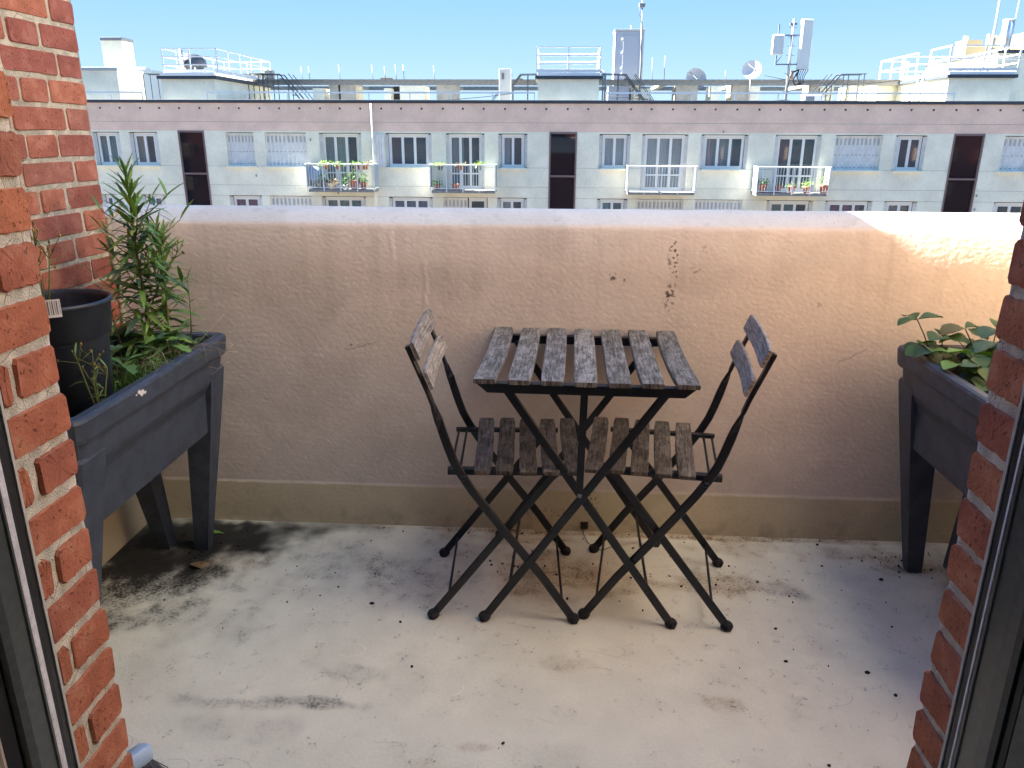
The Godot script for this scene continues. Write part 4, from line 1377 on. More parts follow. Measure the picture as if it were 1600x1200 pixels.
# ---------------------------------------------------------------- small things on the floor
func build_floor_things() -> void:
	var b := thing("dustpan_brush", "pale blue hand brush with grey bristles lying by the left door jamb", "brush", Vector3(-0.835, 0.0, -1.205), -0.55)
	var st := begin(true)
	var loops := []
	for q in [[0.020, 0.016, 0.028], [0.026, 0.020, 0.034], [0.050, 0.021, 0.036], [0.056, 0.017, 0.030]]:
		var ring := rounded(q[1], q[2], 0.014, q[0])
		loops.append(ring)
	loft(st, loops, true, false, true, true)
	obj("brush_head", done(st), M.brush_blue, b, Transform3D(Basis(Vector3(0, 0, 1), 0.35), Vector3.ZERO))
	st = begin()
	for i in 130:
		var p := Vector3(rng.randf_range(-0.012, 0.014), 0.026, rng.randf_range(-0.028, 0.028))
		var e := p + Vector3(rng.randf_range(0.03, 0.062), -0.024, p.z * 0.5 + rng.randf_range(-0.01, 0.02))
		bar(st, p, e, 0.0016, 0.0016, Vector3(0, 1, 0.1))
	stuff(obj("bristles", done(st), M.bristle, b))
	# crumbs of soil
	st = begin()
	var zones := [[-1.2, -2.14, 0.22, 0.16, 110], [1.10, -2.15, 0.12, 0.06, 110], [0.0, -2.06, 0.25, 0.14, 130], [0.55, -2.02, 0.25, 0.12, 110], [0.9, -1.75, 0.35, 0.3, 40], [-0.4, -2.0, 0.5, 0.25, 60], [0.0, -1.5, 1.1, 0.45, 45], [0.2, -2.27, 0.9, 0.03, 60]]
	for zn in zones:
		for i in zn[4]:
			var p := Vector3(zn[0] + rng.randfn() * zn[2] * 0.6, 0.001, zn[1] + rng.randfn() * zn[3] * 0.6)
			if p.z < -2.29 or absf(p.x) > 1.36:
				continue
			var r := 0.0007 + 0.0030 * pow(rng.randf(), 5.0)
			cbox(st, p + Vector3(0, r * 0.4, 0), Vector3(r * 2.4, r * 1.1, r * 1.8), r * 0.4, Basis(Vector3(rng.randf(), 1, rng.randf()).normalized(), rng.randf() * TAU))
	stuff(tag(obj("soil_crumbs", done(st), M.crumb), "dark crumbs of soil scattered over the pale balcony floor", "dirt"))
	# larger clods, each a thing
	var clods := [[0.826, -1.551, "small dark clod alone on the floor, nearest the right door jamb"], [0.60, -1.66, "dark clod on the floor in front of the right chair's near foot"], [0.79, -1.63, "dark clod on the floor right of the right chair"], [0.99, -2.06, "pair-sized dark clod on the floor left of the right planter's leg"], [-0.50, -1.84, "dark clod on the bare floor left of the left chair"], [-0.80, -1.215, "dark clod beside the hand brush at the near left"], [1.01, -1.72, "dark clod close to the right jamb, halfway to the planter leg"]]
	for c in clods:
		st = begin(true)
		var prof := [Vector2(0.0004, 0.0), Vector2(0.0085, 0.0), Vector2(0.0095, 0.003), Vector2(0.006, 0.007), Vector2(0.0006, 0.0085)]
		lathe(st, prof, 7)
		var m := done(st)
		tag(obj("soil_clod", m, M.crumb, self, Transform3D(Basis(Vector3.UP, rng.randf() * TAU).scaled(Vector3(rng.randf_range(0.5, 0.8), 0.6, rng.randf_range(0.35, 0.6))), Vector3(c[0], 0.0005, c[1]))), c[2], "clod")
	var lf := thing("fallen_leaf", "curled brown dead leaf on the dirty floor in front of the left planter's far leg", "leaf", Vector3(-1.09, 0.004, -2.0))
	for k in 3:
		leaf(lf, "lance_wide", "leaf_brown", Vector3(0.012 * k - 0.012, 0.004, 0.005 * k), 1.2 + 0.5 * k, 0.25 - 0.2 * k, 0.06, 0.6 * k)
	var sc := thing("paper_scrap", "pale scrap of litter in the grime under the left planter", "litter", Vector3(-1.13, 0.003, -2.13))
	obj("scrap", box_mesh(Vector3(0.022, 0.0012, 0.030), 0.0004), M.galvanised, sc, Transform3D(Basis(Vector3.UP, 0.5), Vector3.ZERO))
	var gl := thing("fallen_leaf", "green leaf lying at the foot of the left planter's far leg", "leaf", Vector3(-1.135, 0.006, -2.185))
	leaf(gl, "lance_wide", "leaf_mid", Vector3.ZERO, 1.9, 0.25, 0.06)
	var wr := thing("drain_hole", "black drain hole at the foot of the parapet with a wire hanging out", "drain", Vector3(0.111, 0.02, -2.297))
	st = begin()
	prism(st, [Vector2(-0.013, -0.002), Vector2(-0.008, 0.004), Vector2(0.008, 0.004), Vector2(0.014, -0.002)], -0.010, 0.016)
	obj("opening", done(st), M.gasket, wr)
	obj("wire", tube_mesh([Vector3(-0.002, 0.0, 0.004), Vector3(-0.004, -0.010, 0.03), Vector3(0.008, -0.016, 0.075), Vector3(0.03, -0.017, 0.115), Vector3(0.055, -0.018, 0.122), Vector3(0.085, -0.017, 0.10)], [0.0013], 6), M.cable, wr)
	var sp := thing("bird_dropping", "white bird dropping on the near end of the left planter's rim", "stain", Vector3(-0.9695, 0.682, -1.655))
	st = begin(true)
	for q in [[0, 0, 0.008], [0.006, 0.012, 0.005], [-0.004, -0.014, 0.004], [0.002, 0.024, 0.0028]]:
		var ring := []
		for k in 9:
			var a := TAU * k / 9.0
			ring.append(Vector3(0.0012, q[0] + sin(a) * q[2] * (1.0 + 0.3 * sin(a * 3.0)), q[1] + cos(a) * q[2] * 1.3))
		poly(st, ring, Vector3.RIGHT)
	obj("splash", done(st), M.dropping, sp, Transform3D(Basis(Vector3(0, 0, 1), -0.08), Vector3.ZERO))

# ---------------------------------------------------------------- the flats across the street
const BZ := -35.0   # face of the flats

func facade_band(st: SurfaceTool, y0: float, y1: float, holes: Array, back := 0.0) -> void:
	# a strip of wall between y0 and y1 with openings [x0, x1], butted piece to piece
	var hs := holes.duplicate()
	hs.sort_custom(func(p, q): return p[0] < q[0])
	var x := -46.0
	for q in hs:
		span(st, x, q[0], y0, y1, BZ - 0.3, BZ - back)
		x = q[1]
	span(st, x, 46.0, y0, y1, BZ - 0.3, BZ - back)

func window_part(o: Node, x0: float, x1: float, y0: float, y1: float, lights: int, curtain: String, door := false, draw := 0.8, label := "") -> void:
	# frame with mullions, one pane per light, curtain behind, sill in front
	var z := BZ - 0.14
	var st := begin()
	var f := 0.06
	span(st, x0, x0 + f, y0, y1, z - 0.06, z)
	span(st, x1 - f, x1, y0, y1, z - 0.06, z)
	span(st, x0 + f, x1 - f, y1 - 0.09, y1, z - 0.06, z)
	span(st, x0 + f, x1 - f, y0, y0 + 0.07, z - 0.06, z)
	var w := (x1 - x0 - 2 * f) / lights
	var rooms := []
	for i in lights:
		var a := x0 + f + w * i
		var b := a + w
		var e := 0.055
		span(st, a + 0.003, a + e, y0 + 0.073, y1 - 0.093, z - 0.045, z + 0.018)
		span(st, b - e, b - 0.003, y0 + 0.073, y1 - 0.093, z - 0.045, z + 0.018)
		span(st, a + e, b - e, y1 - 0.093 - e, y1 - 0.093, z - 0.045, z + 0.018)
		span(st, a + e, b - e, y0 + 0.073, y0 + 0.073 + e, z - 0.045, z + 0.018)
		if door:
			span(st, a + e, b - e, y0 + 0.62, y0 + 0.68, z - 0.045, z + 0.016)
		rooms.append([a + e, b - e])
	var win := obj("window", done(st), M.pvc, o)
	if label != "":
		win.set_meta("label", label)
	for r in rooms:
		obj("pane", box_mesh(Vector3(r[1] - r[0], y1 - y0 - 0.27, 0.012), 0.0, Vector3((r[0] + r[1]) / 2, (y0 + y1) / 2 - 0.01, z - 0.02)), M.glass, win)
	if curtain != "":
		st = begin(true)
		var rows := [PackedVector3Array(), PackedVector3Array()]
		var wide := (x1 - x0) * draw
		var n := int(wide * 26)
		for i in n + 1:
			var x := x0 + 0.02 + (wide - 0.04) * i / n
			var zz := z - 0.16 + 0.022 * sin(i * 1.9) + 0.008 * sin(i * 0.7)
			rows[0].append(Vector3(x, y0 + 0.03, zz))
			rows[1].append(Vector3(x, y1 - 0.02, zz))
		loft(st, rows, false, false)
		obj("curtain", done(st), M[curtain], win)
	if not door:
		obj("sill", box_mesh(Vector3(x1 - x0 + 0.18, 0.085, 0.34), 0.01, Vector3((x0 + x1) / 2, y0 - 0.044, BZ - 0.04)), M.render_white, win)

func folded_shutters(o: Node, x0: float, x1: float, y0: float, y1: float, left := true, right := true) -> void:
	for e in [[left, x0, 1.0], [right, x1, -1.0]]:
		if e[0]:
			var st := begin()
			for k in 3:
				span(st, e[1] + e[2] * (0.012 + 0.040 * k), e[1] + e[2] * (0.040 + 0.040 * k), y0 + 0.02, y1 - 0.03, BZ - 0.13, BZ - 0.005 - 0.02 * k)
			var s := obj("shutter", done(st), M.shutter_paint, o)
			for y in [y0 + 0.2, (y0 + y1) / 2, y1 - 0.22]:
				st = begin()
				span(st, e[1] + e[2] * 0.015, e[1] + e[2] * 0.07, y - 0.025, y + 0.025, BZ - 0.003, BZ + 0.012)
				obj("hinge", done(st), M.pvc, s)

func closed_shutter(o: Node, x0: float, x1: float, y0: float, y1: float, leaves: int, sill := true) -> void:
	var w := (x1 - x0 - 0.02) / leaves
	for i in leaves:
		var a := x0 + 0.01 + w * i
		var st := begin()
		var slits := begin()
		var folds := maxi(4, int(w / 0.165))
		var fw := (w - 0.02) / folds
		for k in folds:
			var l := a + 0.01 + fw * k
			# each fold is a shallow trough
			var zf := BZ - 0.10
			poly(st, [Vector3(l, y0, zf), Vector3(l + fw * 0.15, y0, zf - 0.03), Vector3(l + fw * 0.15, y1, zf - 0.03), Vector3(l, y1, zf)], Vector3(0.4, 0, 1))
			poly(st, [Vector3(l + fw * 0.15, y0, zf - 0.03), Vector3(l + fw * 0.85, y0, zf - 0.03), Vector3(l + fw * 0.85, y1, zf - 0.03), Vector3(l + fw * 0.15, y1, zf - 0.03)], Vector3(0, 0, 1))
			poly(st, [Vector3(l + fw * 0.85, y0, zf - 0.03), Vector3(l + fw, y0, zf), Vector3(l + fw, y1, zf), Vector3(l + fw * 0.85, y1, zf - 0.03)], Vector3(-0.4, 0, 1))
			for s in 9:
				var yy := y1 - 0.12 - 0.030 * s
				if yy > y0 + 0.1:
					span(slits, l + fw * 0.28, l + fw * 0.72, yy - 0.006, yy + 0.006, zf - 0.0295, zf - 0.026)
			for yy in [y0 + 0.10, y0 + 0.62]:
				span(slits, l + fw * 0.35, l + fw * 0.65, yy - 0.012, yy + 0.012, zf - 0.0295, zf - 0.026)
		span(st, a, a + 0.01, y0, y1, BZ - 0.14, BZ - 0.095)
		span(st, a + w - 0.01, a + w, y0, y1, BZ - 0.14, BZ - 0.095)
		var sh := obj("shutter", done(st), M.shutter_paint, o)
		stuff(obj("slits", done(slits), M.slit, sh))
	if sill:
		obj("sill", box_mesh(Vector3(x1 - x0 + 0.18, 0.085, 0.34), 0.01, Vector3((x0 + x1) / 2, y0 - 0.044, BZ - 0.04)), M.render_white, o)

func stair_window(o: Node, x0: float, x1: float, label: String) -> void:
	var st := begin()
	for x in [[x0, x0 + 0.07], [x1 - 0.07, x1]]:
		span(st, x[0], x[1], -2.85, 1.36, BZ - 0.16, BZ + 0.02)
	for y in [[1.28, 1.36], [-0.53, -0.45], [-2.85, -2.78]]:
		span(st, x0 + 0.07, x1 - 0.07, y[0], y[1], BZ - 0.16, BZ + 0.018)
	var w := obj("stair_window", done(st), M.brown_frame, o)
	w.set_meta("label", label)
	for y in [[-2.78, -0.53], [-0.45, 1.28]]:
		obj("pane", box_mesh(Vector3(x1 - x0 - 0.14, y[1] - y[0], 0.012), 0.0, Vector3((x0 + x1) / 2, (y[0] + y[1]) / 2, BZ - 0.06)), M.dark_glass, w)

func balcony_part(o: Node, x0: float, x1: float, label: String, panels := false) -> void:
	# measured on the face of the flats, brought 0.9 m forward
	var k := 34.1 / 35.0
	var a := x0 * k
	var b := x1 * k
	var st := begin()
	span(st, a + 0.05, b - 0.05, -1.19, -1.07, BZ + 0.002, BZ + 0.88, 0.01)
	var s := obj("balcony_slab", done(st), M.concrete, o)
	s.set_meta("label", label)
	st = begin()
	var y0 := -1.02
	var y1 := 0.0
	span(st, a, b, y1 - 0.035, y1 + 0.02, BZ + 0.86, BZ + 0.93, 0.01)
	span(st, a + 0.03, b - 0.03, y0, y0 + 0.03, BZ + 0.88, BZ + 0.905)
	for x in [a + 0.02, b - 0.02]:
		span(st, x - 0.02, x + 0.02, y1 - 0.033, y1 + 0.015, BZ + 0.02, BZ + 0.858)
		span(st, x - 0.015, x + 0.015, y0, y0 + 0.03, BZ + 0.02, BZ + 0.878)
	for i in 5:
		var x := lerpf(a + 0.03, b - 0.03, i / 4.0)
		span(st, x - 0.02, x + 0.02, -1.15, y1 - 0.036, BZ + 0.882, BZ + 0.922)
	var n := int((b - a) / 0.125)
	for i in n:
		var x := lerpf(a + 0.08, b - 0.08, (i + 0.5) / n)
		span(st, x - 0.009, x + 0.009, y0 + 0.031, y1 - 0.036, BZ + 0.885, BZ + 0.903)
	stuff(obj("railing", done(st), M.white_metal, s))
	for x in [a + 0.02, b - 0.02]:
		st = begin()
		if panels:
			span(st, x - 0.012, x + 0.012, y0 + 0.04, y1 - 0.04, BZ + 0.05, BZ + 0.87)
			obj("side_panel", done(st), M.panel_grey, s)
		else:
			for i in 6:
				var z := BZ + 0.1 + 0.13 * i
				span(st, x - 0.008, x + 0.008, y0 + 0.031, y1 - 0.036, z, z + 0.018)
			stuff(obj("side_railing", done(st), M.white_metal, s))

func guard_rail(o: Node, called: String, pts: Array, h: float, m: String, r := 0.024, mids := 2, post := 1.3, kick := true) -> void:
	var st := begin()
	for i in pts.size() - 1:
		var a: Vector3 = pts[i]
		var b: Vector3 = pts[i + 1]
		for k in mids + 1:
			var y := h * (k + 1.0) / (mids + 1.0)
			bar(st, a + Vector3(0, y, 0), b + Vector3(0, y, 0), r * 2, r * 2, Vector3.UP)
		if kick:
			bar(st, a + Vector3(0, 0.07, 0), b + Vector3(0, 0.07, 0), 0.012, 0.14, Vector3.UP)
		var n := maxi(1, roundi(a.distance_to(b) / post))
		var last: bool = i == pts.size() - 2 and pts[0].is_equal_approx(pts[-1])
		for k in range(0 if i == 0 else 1, n if last else n + 1):
			var p := a.lerp(b, k / float(n))
			bar(st, p, p + Vector3(0, h, 0), r * 2.2, r * 2.2, Vector3(0, 0, 1))
	obj(called, done(st), M[m], o)

func roof_block(o: Node, called: String, x0: float, x1: float, z0: float, z1: float, y1: float, wall: String, cap := "coping", over := 0.14, white := true) -> Node:
	var st := begin()
	span(st, x0, x1, 2.3, y1, z0, z1)
	var b := obj(called, done(st), M[wall], o)
	st = begin()
	span(st, x0 - over, x1 + over, y1 + 0.002, y1 + 0.15, z0 - over, z1 + over, 0.01)
	obj("roof_edge", done(st), M[cap], b)
	if white:
		st = begin()
		span(st, x0 - over + 0.12, x1 + over - 0.12, y1 + 0.152, y1 + 0.27, z0 - over + 0.12, z1 + over - 0.12)
		obj("upstand", done(st), M.white_metal, b)
	return b

func build_flats() -> void:
	var o := thing("apartment_building", "long off-white block of flats with a pink top band across the street", "building")
	var fr := [[-10.61, -8.74], [-4.97, -3.28], [3.58, 5.53], [9.23, 11.16]]
	var stairs := [[-17.0, -15.8], [-0.44, 0.76], [16.61, 17.88]]
	var wins := [[-20.95, -19.70], [-19.25, -17.95], [-14.83, -13.57], [-13.07, -11.19], [-7.66, -5.62], [-2.66, -1.40], [1.73, 3.06], [6.1, 8.09], [11.75, 13.70], [14.25, 15.53], [18.71, 20.9]]
	var low := [[-20.98, -20.30], [-19.1, -17.98], [-14.95, -13.45], [-13.09, -11.14], [-10.69, -8.66], [-7.61, -5.63], [-5.14, -3.15], [-2.72, -1.4], [1.73, 3.06], [3.48, 5.53], [6.0, 8.09], [9.14, 11.12], [11.66, 13.65], [14.17, 15.55], [18.77, 20.29]]
	var st := begin()
	facade_band(st, 1.29, 1.36, stairs)
	facade_band(st, -0.14, 1.288, wins + fr + stairs)
	facade_band(st, -0.965, -0.152, fr + stairs)
	facade_band(st, -1.07, -0.977, fr + stairs)
	facade_band(st, -1.43, -1.072, stairs)
	facade_band(st, -2.85, -1.442, low + stairs)
	facade_band(st, -19.0, -2.852, [])
	obj("facade", done(st), M.render_white, o)
	st = begin()
	facade_band(st, 1.362, 1.73, [])
	facade_band(st, 1.742, 2.52, [])
	obj("pink_band", done(st), M.render_pink, o)
	st = begin()
	facade_band(st, 1.7305, 1.7415, [], 0.012)
	facade_band(st, -0.1515, -0.1405, wins + fr + stairs, 0.012)
	facade_band(st, -0.9765, -0.9655, fr + stairs, 0.012)
	facade_band(st, -1.4415, -1.4305, low + stairs, 0.012)
	obj("joint", done(st), M.joint, o)
	st = begin()
	span(st, -46.0, 46.0, 2.522, 2.66, BZ - 0.45, BZ + 0.07, 0.015)
	obj("roof_edge", done(st), M.coping, o)
	# dark rooms behind the openings
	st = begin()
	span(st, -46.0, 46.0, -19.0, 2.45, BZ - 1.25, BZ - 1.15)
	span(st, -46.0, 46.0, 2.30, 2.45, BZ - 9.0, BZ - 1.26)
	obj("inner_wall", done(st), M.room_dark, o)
	# weep holes under the roof edge
	st = begin()
	var x := -20.4
	var i := 0
	while x < 21.5:
		var hp := Vector3(x, 2.30, BZ + 0.004)
		cbox(st, hp, Vector3(0.075, 0.075, 0.012), 0.003)
		x += 0.90 + 0.03 * sin(i * 2.1)
		i += 1
	stuff(obj("weep_holes", done(st), M.gasket, o))
	# top floor
	for q in [[-20.95, -19.70, 2, "curtain_teal", 1.0], [-19.25, -17.95, 2, "curtain_sand", 0.55], [-7.66, -5.62, 3, "", 0.0], [-2.66, -1.40, 2, "curtain_white", 0.4], [1.73, 3.06, 2, "curtain_white", 0.95], [6.1, 8.09, 3, "curtain_teal", 0.75], [14.25, 15.53, 2, "", 0.0]]:
		var e := 0.14
		window_part(o, q[0] + e, q[1] - e, -0.14, 1.26, q[2], q[3], false, q[4])
		folded_shutters(o, q[0], q[1], -0.14, 1.26)
	for q in fr:
		var k := fr.find(q)
		window_part(o, q[0] + 0.12, q[1] - 0.12, -1.06, 1.26, 3, ["curtain_teal", "curtain_teal", "curtain_white", ""][k], true, [0.7, 0.45, 1.0, 0.0][k])
		folded_shutters(o, q[0], q[1], -1.05, 1.26)
	closed_shutter(o, -14.83, -13.57, -0.14, 1.26, 2)
	closed_shutter(o, -13.07, -11.19, -0.14, 1.26, 2)
	closed_shutter(o, 11.75, 13.70, -0.14, 1.26, 1)
	window_part(o, 19.75, 20.9, -0.14, 1.26, 1, "curtain_teal", false, 1.0)
	closed_shutter(o, 18.71, 19.72, -0.14, 1.26, 1)
	stair_window(o, stairs[0][0], stairs[0][1], "tall brown-framed stair window at the left of the flats")
	stair_window(o, stairs[1][0], stairs[1][1], "tall brown-framed stair window in the middle of the flats")
	stair_window(o, stairs[2][0], stairs[2][1], "tall brown-framed stair window at the right of the flats")
	# the shutter that stands open flat against the wall
	st = begin()
	for k in 4:
		var l := -8.16 + 0.115 * k
		span(st, l, l + 0.10, -0.16, 1.24, BZ + 0.03, BZ + 0.055 + 0.015 * (k % 2))
	span(st, -8.165, -7.70, -0.17, 1.25, BZ + 0.012, BZ + 0.029)
	obj("shutter", done(st), M.shutter_paint, o).set_meta("label", "shutter standing open flat against the wall")
	# floor below
	for q in [[-20.98, -20.30, 1, "curtain_teal", 1.0], [-19.1, -17.98, 2, "curtain_white", 0.9], [-14.95, -13.45, 2, "curtain_rose", 0.95], [-10.69, -8.66, 3, "curtain_teal", 1.0], [-7.61, -5.63, 3, "curtain_lilac", 1.0], [-2.72, -1.4, 2, "curtain_white", 0.5], [1.73, 3.06, 2, "curtain_teal", 0.4], [9.14, 11.12, 3, "curtain_teal", 0.7], [11.66, 13.65, 3, "curtain_rose", 0.85], [14.17, 15.55, 2, "curtain_sand", 0.9], [18.77, 20.29, 2, "", 0.0]]:
		window_part(o, q[0] + 0.14, q[1] - 0.14, -2.82, -1.47, q[2], q[3], false, q[4])
		folded_shutters(o, q[0], q[1], -2.82, -1.47)
	closed_shutter(o, -13.09, -11.14, -2.82, -1.46, 2)
	closed_shutter(o, -5.14, -4.05, -2.82, -1.46, 1)
	window_part(o, -4.0, -3.20, -2.82, -1.46, 1, "", false, 0.0)
	closed_shutter(o, 3.48, 5.53, -2.82, -1.46, 1)
	closed_shutter(o, 6.0, 8.09, -2.82, -1.46, 1)
	balcony_part(o, -11.33, -8.22, "balcony crowded with potted plants", true)
	balcony_part(o, -5.74, -2.77, "balcony with a few pots on its rail", true)
	balcony_part(o, 3.0, 6.02, "bare balcony with a white railing")
	balcony_part(o, 8.6, 11.73, "balcony with a row of terracotta pots", true)
	# rainwater pipe, vent grilles
	obj("drain_pipe", tube_mesh([Vector3(-8.20, 2.5, BZ + 0.06), Vector3(-8.20, 1.0, BZ + 0.085), Vector3(-8.19, -19.0, BZ + 0.085)], [0.045], 8), M.pvc, o)
	st = begin()
	for q in [[-13.6, -0.55], [-9.9, -1.29], [17.98, -1.17], [18.0, -1.75], [7.0, 1.4], [-11.0, 1.0]]:
		span(st, q[0] - 0.03, q[0] + 0.03, q[1] - 0.05, q[1] + 0.05, BZ + 0.002, BZ + 0.03)
	obj("fitting", done(st), M.joint, o)
	build_flats_roof(o)
	build_balcony_pots()

func build_flats_roof(o: Node3D) -> void:
	# low rail along the roof edge
	var st := begin()
	for q in [[-21.5, -18.62], [-15.7, -1.10], [1.95, 16.6], [19.9, 24.0]]:
		span(st, q[0], q[1], 2.94, 3.01, BZ - 0.52, BZ - 0.46)
		var n := maxi(2, int((q[1] - q[0]) / 1.7))
		for k in n + 1:
			var x := lerpf(q[0] + 0.03, q[1] - 0.03, k / float(n))
			span(st, x - 0.022, x + 0.022, 2.40, 2.938, BZ - 0.51, BZ - 0.47)
	obj("roof_rail", done(st), M.white_metal, o)
	# stair heads and plant rooms
	var b := roof_block(o, "roof_block", -26.0, -20.50, -39.3, -37.0, 3.98, "render_white", "galvanised", 0.05, false)
	b.set_meta("label", "plant room at the left end of the roof")
	b = roof_block(o, "chimney", -21.62, -20.62, -39.0, -38.0, 5.36, "render_white", "grey_metal", 0.03, false)
	b.set_meta("label", "tall white chimney on the left plant room")
	b = roof_block(o, "roof_block", -18.45, -15.92, -44.2, -37.0, 3.62, "render_white")
	b.set_meta("label", "plant room with a rail and a black fan on top")
	guard_rail(b, "guard_rail", [Vector3(-18.3, 3.90, -37.1), Vector3(-15.75, 3.90, -37.1), Vector3(-15.75, 3.90, -44.0), Vector3(-18.3, 3.90, -44.0), Vector3(-18.3, 3.90, -37.1)], 1.03, "white_metal", 0.022)
	b = roof_block(o, "roof_block", -1.02, 1.72, -40.0, -37.0, 3.62, "render_white")
	b.set_meta("label", "plant room with a white rail at the middle of the roof")
	guard_rail(b, "guard_rail", [Vector3(-1.08, 3.90, -37.0), Vector3(1.74, 3.90, -37.0), Vector3(1.74, 3.90, -40.0), Vector3(-1.08, 3.90, -40.0), Vector3(-1.08, 3.90, -37.0)], 1.05, "white_metal", 0.022)
	obj("flue_pipe", tube_mesh([Vector3(1.60, 3.88, -37.3), Vector3(1.86, 3.98, -37.2), Vector3(1.98, 3.86, -37.1), Vector3(2.0, 3.2, -37.1), Vector3(2.0, 2.4, -37.1)], [0.05], 8), M.grey_metal, b)
	b = roof_block(o, "roof_block", 16.92, 19.62, -42.3, -37.0, 3.68, "render_white")
	b.set_meta("label", "plant room with white rails at the right of the roof")
	guard_rail(b, "guard_rail", [Vector3(19.75, 3.96, -37.0), Vector3(16.82, 3.96, -37.0), Vector3(16.82, 3.96, -38.9)], 1.02, "white_metal", 0.026, 1)
	guard_rail(b, "guard_rail", [Vector3(16.82, 3.96, -40.2), Vector3(16.82, 3.96, -44.6), Vector3(18.2, 3.96, -44.6)], 1.02, "white_metal", 0.026, 1, 1.4, false)
	guard_rail(b, "guard_rail", [Vector3(19.75, 3.96, -37.0), Vector3(19.75, 3.96, -42.0), Vector3(16.85, 3.96, -42.0)], 1.02, "white_metal", 0.02, 2)
	span_part(b, "wall_vent", 16.905, 16.918, 3.15, 3.50, -38.5, -38.25, "concrete")
	st = begin()
	for z in [-39.6, -39.1]:
		bar(st, Vector3(16.70, 2.5, z), Vector3(16.70, 4.0, z), 0.05, 0.05)
	for k in 6:
		bar(st, Vector3(16.70, 2.6 + 0.25 * k, -39.6), Vector3(16.70, 2.6 + 0.25 * k, -39.1), 0.03, 0.03, Vector3.UP)
	obj("ladder", done(st), M.white_metal, b)
	b = roof_block(o, "roof_block", 16.0, 17.6, -46.0, -42.5, 3.80, "render_white", "concrete", 0.12, false)
	b.set_meta("label", "low cream plant room behind the right one")
	b = roof_block(o, "roof_block", 20.6, 26.0, -48.0, -40.5, 5.0, "render_white", "coping", 0.1, false)
	b.set_meta("label", "higher white block at the right end of the roof")
	# the open frame of beams on piers
	st = begin()
	span(st, -17.6, 17.0, 3.66, 3.86, -42.4, -41.9)
	span(st, -17.9, 17.2, 3.862, 3.92, -42.5, -41.8)
	span(st, -17.6, 17.0, 3.72, 3.92, -48.4, -47.9)
	for x in [-17.6, -11.6, -6.0, -0.5, 5.2, 9.1, 12.9, 16.7]:
		span(st, x, x + 0.3, 3.70, 3.855, -47.89, -42.41)
	obj("roof_beam", done(st), M.concrete, o)
	for q in [[-12.89, -12.30, "render_white", 3.5], [-12.01, -11.54, "pier_tan", 3.658], [-11.43, -10.62, "pier_tan", 3.658], [-9.14, -8.77, "render_white", 3.5], [-8.31, -7.0, "render_white", 3.62], [-6.4, -5.37, "pier_tan", 3.658], [5.85, 6.94, "pier_tan", 3.658], [7.61, 8.03, "render_white", 3.6], [8.67, 9.50, "pier_tan", 3.658], [9.56, 10.04, "render_white", 3.6], [12.57, 12.98, "pier_tan", 3.658], [13.02, 13.68, "render_white", 3.6], [14.43, 14.93, "render_white", 3.6], [2.45, 3.5, "cabinet_grey", 3.62], [3.6, 4.6, "render_white", 3.5]]:
		st = begin()
		span(st, q[0], q[1], 2.3, q[3], -43.5, -42.0)
		obj("roof_pier", done(st), M[q[2]], o)
	st = begin()
	span(st, -8.76, -8.32, 2.3, 3.62, -43.4, -42.6)
	obj("roof_door", done(st), M.gasket, o)
	# steel stairs over the beams
	for q in [[-14.2, 1.0], [-16.2, -1.0], [3.2, 1.0], [13.6, -1.0], [-2.0, -1.0], [-20.2, 1.0]]:
		st = begin()
		var s: float = q[1]
		for z in [-41.6, -40.9]:
			bar(st, Vector3(q[0], 4.1, z), Vector3(q[0] + 1.3 * s, 2.5, z), 0.06, 0.04)
			bar(st, Vector3(q[0] - 1.2 * s, 4.12, z), Vector3(q[0], 4.1, z), 0.04, 0.04)
			bar(st, Vector3(q[0] + 0.45 * s, 4.12, z), Vector3(q[0] + 1.55 * s, 2.75, z), 0.035, 0.035)
			for k in 3:
				bar(st, Vector3(q[0] - (1.1 - 0.75 * k) * s, 2.5, z), Vector3(q[0] - (1.1 - 0.75 * k) * s, 4.1 if k < 2 else 3.6, z), 0.035, 0.035)
		for k in 6:
			bar(st, Vector3(q[0] + 0.2 * k * s, 3.9 - 0.26 * k, -41.6), Vector3(q[0] + 0.2 * k * s, 3.9 - 0.26 * k, -40.9), 0.16, 0.02, Vector3.UP)
		obj("roof_stairs", done(st), M.dark_rail, o)
	for q in [[Vector3(-12.0, 2.75, -36.2), Vector3(-2.0, 3.0, -36.4), 0.25], [Vector3(2.2, 2.9, -36.3), Vector3(9.9, 2.75, -36.6), 0.2], [Vector3(10.1, 4.1, -41.7), Vector3(16.8, 3.9, -41.8), 0.3], [Vector3(4.1, 3.0, -41.0), Vector3(10.0, 2.8, -40.0), 0.3]]:
		var line := []
		for k in 9:
			var u := k / 8.0
			line.append(q[0].lerp(q[1], u) - Vector3(0, 4.0 * q[2] * u * (1.0 - u), 0))
		obj("roof_cable", tube_mesh(line, [0.014], 5), M.cable, o)
	# two old wooden posts, a capping board, vents
	st = begin()
	span(st, 11.5, 11.65, 3.95, 4.35, -42.2, -42.1)
	span(st, -9.3, -8.7, 3.95, 4.0, -42.3, -42.0)
	obj("old_post", done(st), M.oak, o)
	# things that stand on the roof
	var cab := thing("service_cabinet", "tall grey metal service cabinet with a door on the middle of the roof", "cabinet", Vector3(3.45, 3.9, -43.4))
	obj("housing", box_mesh(Vector3(1.48, 2.36, 1.2), 0.02, Vector3(0, 1.18, 0)), M.cabinet_grey, cab)
	obj("lid", box_mesh(Vector3(1.56, 0.10, 1.28), 0.01, Vector3(0, 2.412, 0)), M.galvanised, cab)
	obj("door", box_mesh(Vector3(0.78, 2.0, 0.03), 0.005, Vector3(0.08, 1.18, 0.616)), M.cabinet_grey, cab)
